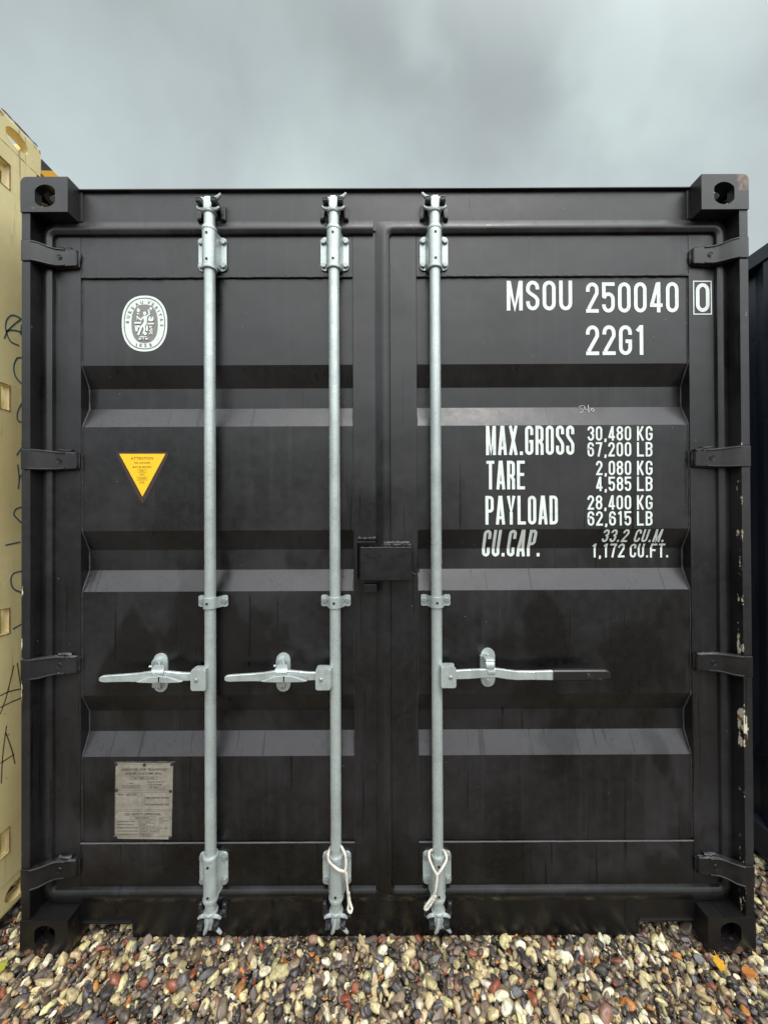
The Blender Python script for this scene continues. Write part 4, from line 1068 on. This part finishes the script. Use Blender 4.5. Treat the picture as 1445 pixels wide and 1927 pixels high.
# ================================================================== NEIGHBOURING CONTAINERS
def neighbour_end(rt, mat, H, hw_mat):
    for sx, xs in ((-1, (XL0, PL0, PL1, XL1)), (1, (XR0, PR0, PR1, XR1))):
        x0, p0, p1, x1 = xs
        b = B(); zt = ZDT + H - HT
        box(b, x0 - .05, x1 + .012, YF, YF + .05, ZDB - .03, zt + .03, .004)
        d = obj('door', b, mat, rt)
        b = B(); s = H / HT
        pts = [(z, y - .012) for z, y in prof_pts(ZRB, ZRT + H - HT, 1.0)]
        rows = [[b.verts.new((xx, y, z)) for xx in (p0, p1)] for z, y in pts]
        for a, c in zip(rows, rows[1:]): b.faces.new((a[0], a[1], c[1], c[0]))
        # door leaf is cut back behind the folded sheet
        for z, y in pts: pass
        bmesh.ops.translate(b, vec=(0, -.025, 0), verts=b.verts)
        obj('door_panel', b, mat, d, angle=20)
        for zc in HZ: obj('hinge', hinge_mesh(zc + (H - HT) * zc / HT, sx, False), mat, d)
        for xr in ((XA, XB) if sx < 0 else (XC, P(1060, 970, YR)[0])):
            b = B(); tube(b, [(xr, .010, .09), (xr, .010, H - .1)], RR, 16)
            for zz in (.24, 1.0, 1.6, H - .26): box(b, xr - .045, xr + .045, -.008, .03, zz - .03, zz + .03, .004)
            obj('locking_bar', b, hw_mat, rt)
cream = root('shipping_container', 'tall cream shipping container with graffiti and black and yellow stripes, left of the black one', 'shipping container', (-1.36 - HW, .05, .028))
frame_end(cream, M_cream, M_cream, M_cream, 2.885, detail=False, skip=1); body(cream, M_cream, 2.885); neighbour_end(cream, M_cream, 2.885, M_cream)
navy = root('shipping_container', 'dark navy shipping container partly seen right of the black one', 'shipping container', (1.553 + HW, .05, 0.0))
frame_end(navy, M_navy, M_navy, M_navy, HT, detail=False); body(navy, M_navy, HT); neighbour_end(navy, M_navy, HT, M_galv)
navy['label'] = 'dark navy shipping container partly seen right of the black one'
# side face of the cream corner post, with lashing slots
b = B(); XF = HW + .0016
slots = [PX(9, 326, -1.36)[1] - .028, PX(7, 746, -1.36)[1] - .028, PX(5, 1171, -1.36)[1] - .028, PX(5, 1590, -1.36)[1] - .028]
Y0s, Y1s = .014, PX(18, 326, -1.36)[0] - .05
zs = [CH + .001]
for s_ in sorted(slots): zs += [s_ - .046, s_ + .046]
zs.append(2.885 - CH - .001)
for i in range(0, len(zs), 2): box(b, HW - .030, XF, .004, .16, zs[i], zs[i + 1], .0008)
for s_ in slots:
    box(b, HW - .030, XF, Y1s, .16, s_ - .0462, s_ + .0462, .0008); box(b, HW - .030, XF, .004, Y0s - .004, s_ - .0462, s_ + .0462, .0008)
obj('post_face', b, M_cream, cream)
b = B()
for s_ in slots:
    tube(b, [(XF, Y0s, s_ + .046), (XF, Y1s, s_ + .046), (XF, Y1s, s_ - .046), (XF, Y0s, s_ - .046)], .0022, 6)
obj('slot_edge', b, M_rust, cream)
b = B()   # rusty upper edge of the casting
bead(b, (HW - .002, .03, 2.885 - .002), (HW - .002, CL - .01, 2.885 - .002), .0022, .5, .01); bead(b, (HW - .002, CL, 2.885 - .008), (HW - .002, CL, 2.885 - .1), .0018, .5, .01)
bead(b, (HW, .02, 2.885 - CH), (HW, CL, 2.885 - CH), .0022, .3, .012)
obj('rust_edge', b, M_rust, cream)
# hazard stripes on the top rail
y0 = CL + .004; zt_, zb_ = 2.885 - .038, 2.885 - .097
for k in range(0, 14):
    a1, a2 = y0 + .05 + (k - 1) * .09, y0 + .05 + k * .09; sh = .065
    poly = [(max(a1, y0), zt_), (a2, zt_), (max(a2 - sh, y0), zb_ if a2 - sh > y0 else zt_ - (a2 - y0) * .059 / sh)]
    if a1 - sh > y0: poly.append((a1 - sh, zb_))
    elif a1 > y0: poly += [(y0, zb_), (y0, zt_ - (a1 - y0) * .059 / sh)]
    b = B(); prism(b, poly, HW - .0008, HW + .0008, 'x')
    obj('hazard_stripe', b, M_hzb if k % 2 == 0 else M_hzy, cream, smooth=False)
# pale marker graffiti on the post face
def marks(name, strokes, mat, wd, label):
    for st in strokes:
        b = B()
        pts = []
        for px, py in st:
            y, z = PX(px, py, -1.36 + .0016); pts.append((y - .05, z - .028))
        out_ = []
        V = [Vector(p) for p in pts]
        for i in range(len(V) - 1):
            p0, p1, p2, p3 = V[max(0, i - 1)], V[i], V[i + 1], V[min(len(V) - 1, i + 2)]
            for k in range(5):
                t = k / 5; out_.append(.5 * ((2 * p1) + (-p0 + p2) * t + (2 * p0 - 5 * p1 + 4 * p2 - p3) * t * t + (-p0 + 3 * p1 - 3 * p2 + p3) * t ** 3))
        out_.append(V[-1]); Lp, Rp = poly_strip(out_, wd)
        x_ = HW + .0022
        va = [b.verts.new((x_, p.x, p.y)) for p in Lp]; vb = [b.verts.new((x_, p.x, p.y)) for p in Rp]
        for i in range(len(out_) - 1): b.faces.new((va[i], va[i + 1], vb[i + 1], vb[i]))
        obj(name, b, mat, cream, smooth=False, label=label)
marks('graffiti', [[(36, 650), (20, 642), (11, 622), (12, 603), (22, 593), (34, 596), (41, 601)], [(8, 637), (16, 620), (39, 600)], [(12, 622), (26, 621), (41, 625)], [(40, 611), (39, 630)],
    [(41, 673), (32, 674), (26, 688), (28, 706), (40, 722)], [(41, 758), (33, 775), (33, 790), (41, 795)], [(31, 857), (41, 842)], [(33, 874), (36, 900), (34, 920)], [(35, 902), (41, 892)], [(42, 954), (30, 958), (26, 968), (33, 977), (41, 984)],
    [(41, 1075), (26, 1079), (20, 1092), (25, 1108), (40, 1115)], [(40, 1175), (24, 1184)], [(10, 1026), (38, 1020)]], M_marker_b, .0055, 'blue marker stroke on the cream post')
marks('graffiti', [[(0, 1345), (12, 1310), (26, 1252)], [(32, 1248), (37, 1280), (42, 1306)], [(0, 1310), (16, 1302), (42, 1296)], [(0, 1332), (20, 1322), (42, 1313)], [(2, 1475), (5, 1420), (12, 1366)], [(11, 1380), (22, 1412), (28, 1438)], [(0, 1437), (14, 1428), (27, 1420)]],
    M_marker_k, .004, 'thin brown scratched stroke low on the cream post')

# ================================================================== GROUND AND GRAVEL
gm = Mat('ground grit', (.12, .10, .08), .8)
vo = gm.n('ShaderNodeTexVoronoi'); vo.inputs['Scale'].default_value = 34; gm.l(gm.tc.outputs['Object'], vo.inputs['Vector'])
crn = gm.n('ShaderNodeValToRGB'); crn.color_ramp.interpolation = 'CONSTANT'
el = crn.color_ramp.elements; el[0].color = (.02, .018, .018, 1); el[1].position = .25; el[1].color = (.05, .038, .03, 1)
for p_, c_ in ((.45, (.11, .09, .06)), (.68, (.18, .155, .10)), (.86, (.08, .045, .025)), (.93, (.03, .03, .033))):
    q_ = el.new(p_); q_.color = (*c_, 1)
sp_ = gm.n('ShaderNodeSeparateColor'); gm.l(vo.outputs['Color'], sp_.inputs[0]); gm.l(sp_.outputs[0], crn.inputs[0])
gm.colour(crn.outputs[0]); inv = gm.math('SUBTRACT', 1.0, vo.outputs['Distance']); gm.bump(inv, .02, .9)
def sheet(name, x0, x1, y0, y1, z, mat):
    b = B(); b.faces.new([b.verts.new(p) for p in ((x0, y0, z), (x1, y0, z), (x1, y1, z), (x0, y1, z))]); o = obj(name, b, mat, smooth=False); o['kind'] = 'structure'; return o
sheet('ground', -600, 600, -600, 600, -.030, gm)

pm = Mat('pebbles', (.3, .3, .3), .42)
at = pm.n('ShaderNodeAttribute'); at.attribute_name = 'pebble_colour'
nz = pm.rng(pm.noise(95, 5, .65), .36, .72)
c = pm.mix(pm.math('MULTIPLY', nz, .6), at.outputs['Color'], (.085, .065, .045))
vein = pm.rng(pm.noise(38, 6, .75, dist=1.2), .60, .66)
c = pm.mix(pm.math('MULTIPLY', vein, .35), c, (.40, .37, .30))
pm.colour(c); pm.rough(pm.rng(pm.noise(25, 3), .35, .65, .3, .6)); pm.bump(pm.noise(170, 5, .6), .0022, .5)

def base_shapes(sub, n):
    out_ = []
    for k in range(n):
        bm = bmesh.new(); bmesh.ops.create_icosphere(bm, subdivisions=sub, radius=1)
        V = np.array([v.co[:] for v in bm.verts]); F = np.array([[v.index for v in f.verts] for f in bm.faces]); bm.free()
        V = V * (1 + .10 * np.sin(V @ np.random.normal(size=(3,)) * 2.2 + 1)[:, None])
        for _ in range(np.random.randint(6, 13)):
            nn = np.random.normal(size=3); nn /= np.linalg.norm(nn); d = np.random.uniform(.5, .85)
            ex = np.maximum(0, V @ nn - d); V = V - ex[:, None] * nn * .96
        out_.append((V, F))
    return out_
PAL = [((.52, .44, .235), .17), ((.36, .285, .15), .14), ((.62, .57, .42), .07), ((.155, .115, .078), .15), ((.075, .052, .042), .17), ((.022, .021, .024), .15), ((.095, .097, .105), .06), ((.38, .15, .028), .035), ((.20, .05, .022), .03), ((.23, .12, .08), .035)]
pw = np.array([p[1] for p in PAL]); pw /= pw.sum(); pc = np.array([p[0] for p in PAL])
def scatter(x0, x1, y0, y1, cell, zc, zj, s0, s1, shapes, skip=None, tone=1.0):
    V_, F_, C_ = [], [], []; off = 0
    nx, ny = int((x1 - x0) / cell), int((y1 - y0) / cell)
    for i in range(nx):
        for j in range(ny):
            x = x0 + (i + np.random.uniform(-.1, 1.1)) * cell; y = y0 + (j + np.random.uniform(-.1, 1.1)) * cell
            if skip and skip(x, y): continue
            V, F = shapes[np.random.randint(len(shapes))]
            s = s0 + (s1 - s0) * np.random.beta(1.6, 3.2)
            sc = s * np.array([np.random.uniform(.95, 1.6), np.random.uniform(.6, 1.0), np.random.uniform(.5, .9)])
            a = np.random.uniform(0, 2 * np.pi); tx, ty = np.random.normal(0, .5, 2)
            Rz = np.array([[np.cos(a), -np.sin(a), 0], [np.sin(a), np.cos(a), 0], [0, 0, 1]])
            Rx = np.array([[1, 0, 0], [0, np.cos(tx), -np.sin(tx)], [0, np.sin(tx), np.cos(tx)]]); Ry = np.array([[np.cos(ty), 0, np.sin(ty)], [0, 1, 0], [-np.sin(ty), 0, np.cos(ty)]])
            W = (V * sc) @ (Rz @ Rx @ Ry).T + np.array([x, y, zc + np.random.uniform(-zj, zj)])
            V_.append(W); F_.append(F + off); off += len(V)
            col = tone * pc[np.random.choice(len(PAL), p=pw)] * np.random.uniform(.82, 1.28) * np.random.uniform(.94, 1.06, 3)
            C_.append(np.tile(np.append(np.clip(col, 0, 1), 1), (len(V), 1)))
    return V_, F_, C_
S3, S2, S1 = base_shapes(3, 20), base_shapes(2, 16), base_shapes(1, 8)
def castfoot(x, y):
    for cx, y0 in ((0, 0), (-1.36 - HW, .05), (1.553 + HW, .05)):
        if abs(abs(x - cx) - (HW - CW / 2)) < CW / 2 + .004 and y0 - .004 < y < y0 + CL: return True
    return False
sets = []
near = lambda x, y: castfoot(x, y)
sets.append(scatter(-1.75, 1.75, -.36, .14, .0185, -.008, .008, .006, .023, S3, near))
sets.append(scatter(-1.75, 1.75, -.36, .14, .036, .000, .006, .007, .026, S3, near))
sets.append(scatter(-1.75, 1.75, -.32, .12, .0115, -.005, .006, .0022, .0065, S1, near, .55))
sets.append(scatter(-1.75, 1.75, -.36, .14, .030, -.020, .003, .014, .024, S2))
sets.append(scatter(-1.6, 1.6, .14, .5, .026, -.008, .006, .012, .024, S2, near))
def mid(x, y): return (abs(x) < 1.75 and -.36 < y < .14) or castfoot(x, y)
sets.append(scatter(-2.6, 2.6, -1.9, .14, .028, -.008, .007, .011, .026, S2, mid))
sets.append(scatter(1.19, 1.60, .14, 2.2, .024, -.008, .006, .011, .024, S2)); sets.append(scatter(-1.40, -1.19, .14, 2.2, .024, -.008, .006, .011, .024, S2))
Vs, Fs, Cs = [], [], []; off = 0
for V_, F_, C_ in sets:
    v = np.concatenate(V_); Vs.append(v); Fs.append(np.concatenate(F_) + off); Cs.append(np.concatenate(C_)); off += len(v)
V = np.concatenate(Vs); F = np.concatenate(Fs); Cc = np.concatenate(Cs)
me = bpy.data.meshes.new('gravel'); me.vertices.add(len(V)); me.vertices.foreach_set('co', V.astype(np.float32).ravel())
me.loops.add(len(F) * 3); me.loops.foreach_set('vertex_index', F.astype(np.int32).ravel())
me.polygons.add(len(F)); me.polygons.foreach_set('loop_start', np.arange(0, len(F) * 3, 3, dtype=np.int32)); me.polygons.foreach_set('loop_total', np.full(len(F), 3, dtype=np.int32))
ca = me.attributes.new('pebble_colour', 'FLOAT_COLOR', 'POINT'); ca.data.foreach_set('color', Cc.astype(np.float32).ravel())
me.update(); me.validate(); me.shade_smooth(); me.materials.append(pm.m)
gv = bpy.data.objects.new('gravel', me); C.objects.link(gv)
gv['label'] = 'mixed rounded gravel stones, cream, grey, brown and orange, in front of the containers'; gv['category'] = 'gravel'; gv['kind'] = 'stuff'
print('pebble verts', len(V))

# fallen leaves
def leaf(px, py, L, ang, mat, label):
    x, y = PZ(px, py, .022); b = B(); n = 9
    out_ = []
    for i in range(n + 1):
        t = i / n; wd = .38 * math.sin(math.pi * t ** .8) * (1 + .25 * math.sin(t * 21)); out_.append((t - .5, wd))
    rows = [[b.verts.new((u * L, s * w_ * L, .018 * L * math.sin(u * 7) + abs(s) * w_ * L * .35)) for s in (-1, 0, 1)] for u, w_ in out_]
    for a, c in zip(rows, rows[1:]):
        for k in range(2): b.faces.new((a[k], a[k + 1], c[k + 1], c[k]))
    bmesh.ops.solidify(b, geom=b.faces[:], thickness=.0006)
    tube(b, [(.5 * L, 0, 0), (.7 * L, .05 * L, .01 * L)], .0007, 5)
    o = obj('leaf', b, mat); o.location = (x, y, .021); o.rotation_euler = (R(14), R(-10), R(ang)); o['label'] = label; o['category'] = 'leaf'; o['group'] = 'fallen leaves on the gravel'
leaf(1352, 1812, .042, 65, M_leaf, 'bright yellow fallen leaf in front of the bottom right corner casting')
leaf(1412, 1832, .040, -40, M_leaf2, 'orange fallen leaf at the right edge of the gravel')
leaf(4, 1820, .032, 80, M_leaf3, 'yellow green fallen leaf at the left edge of the gravel')
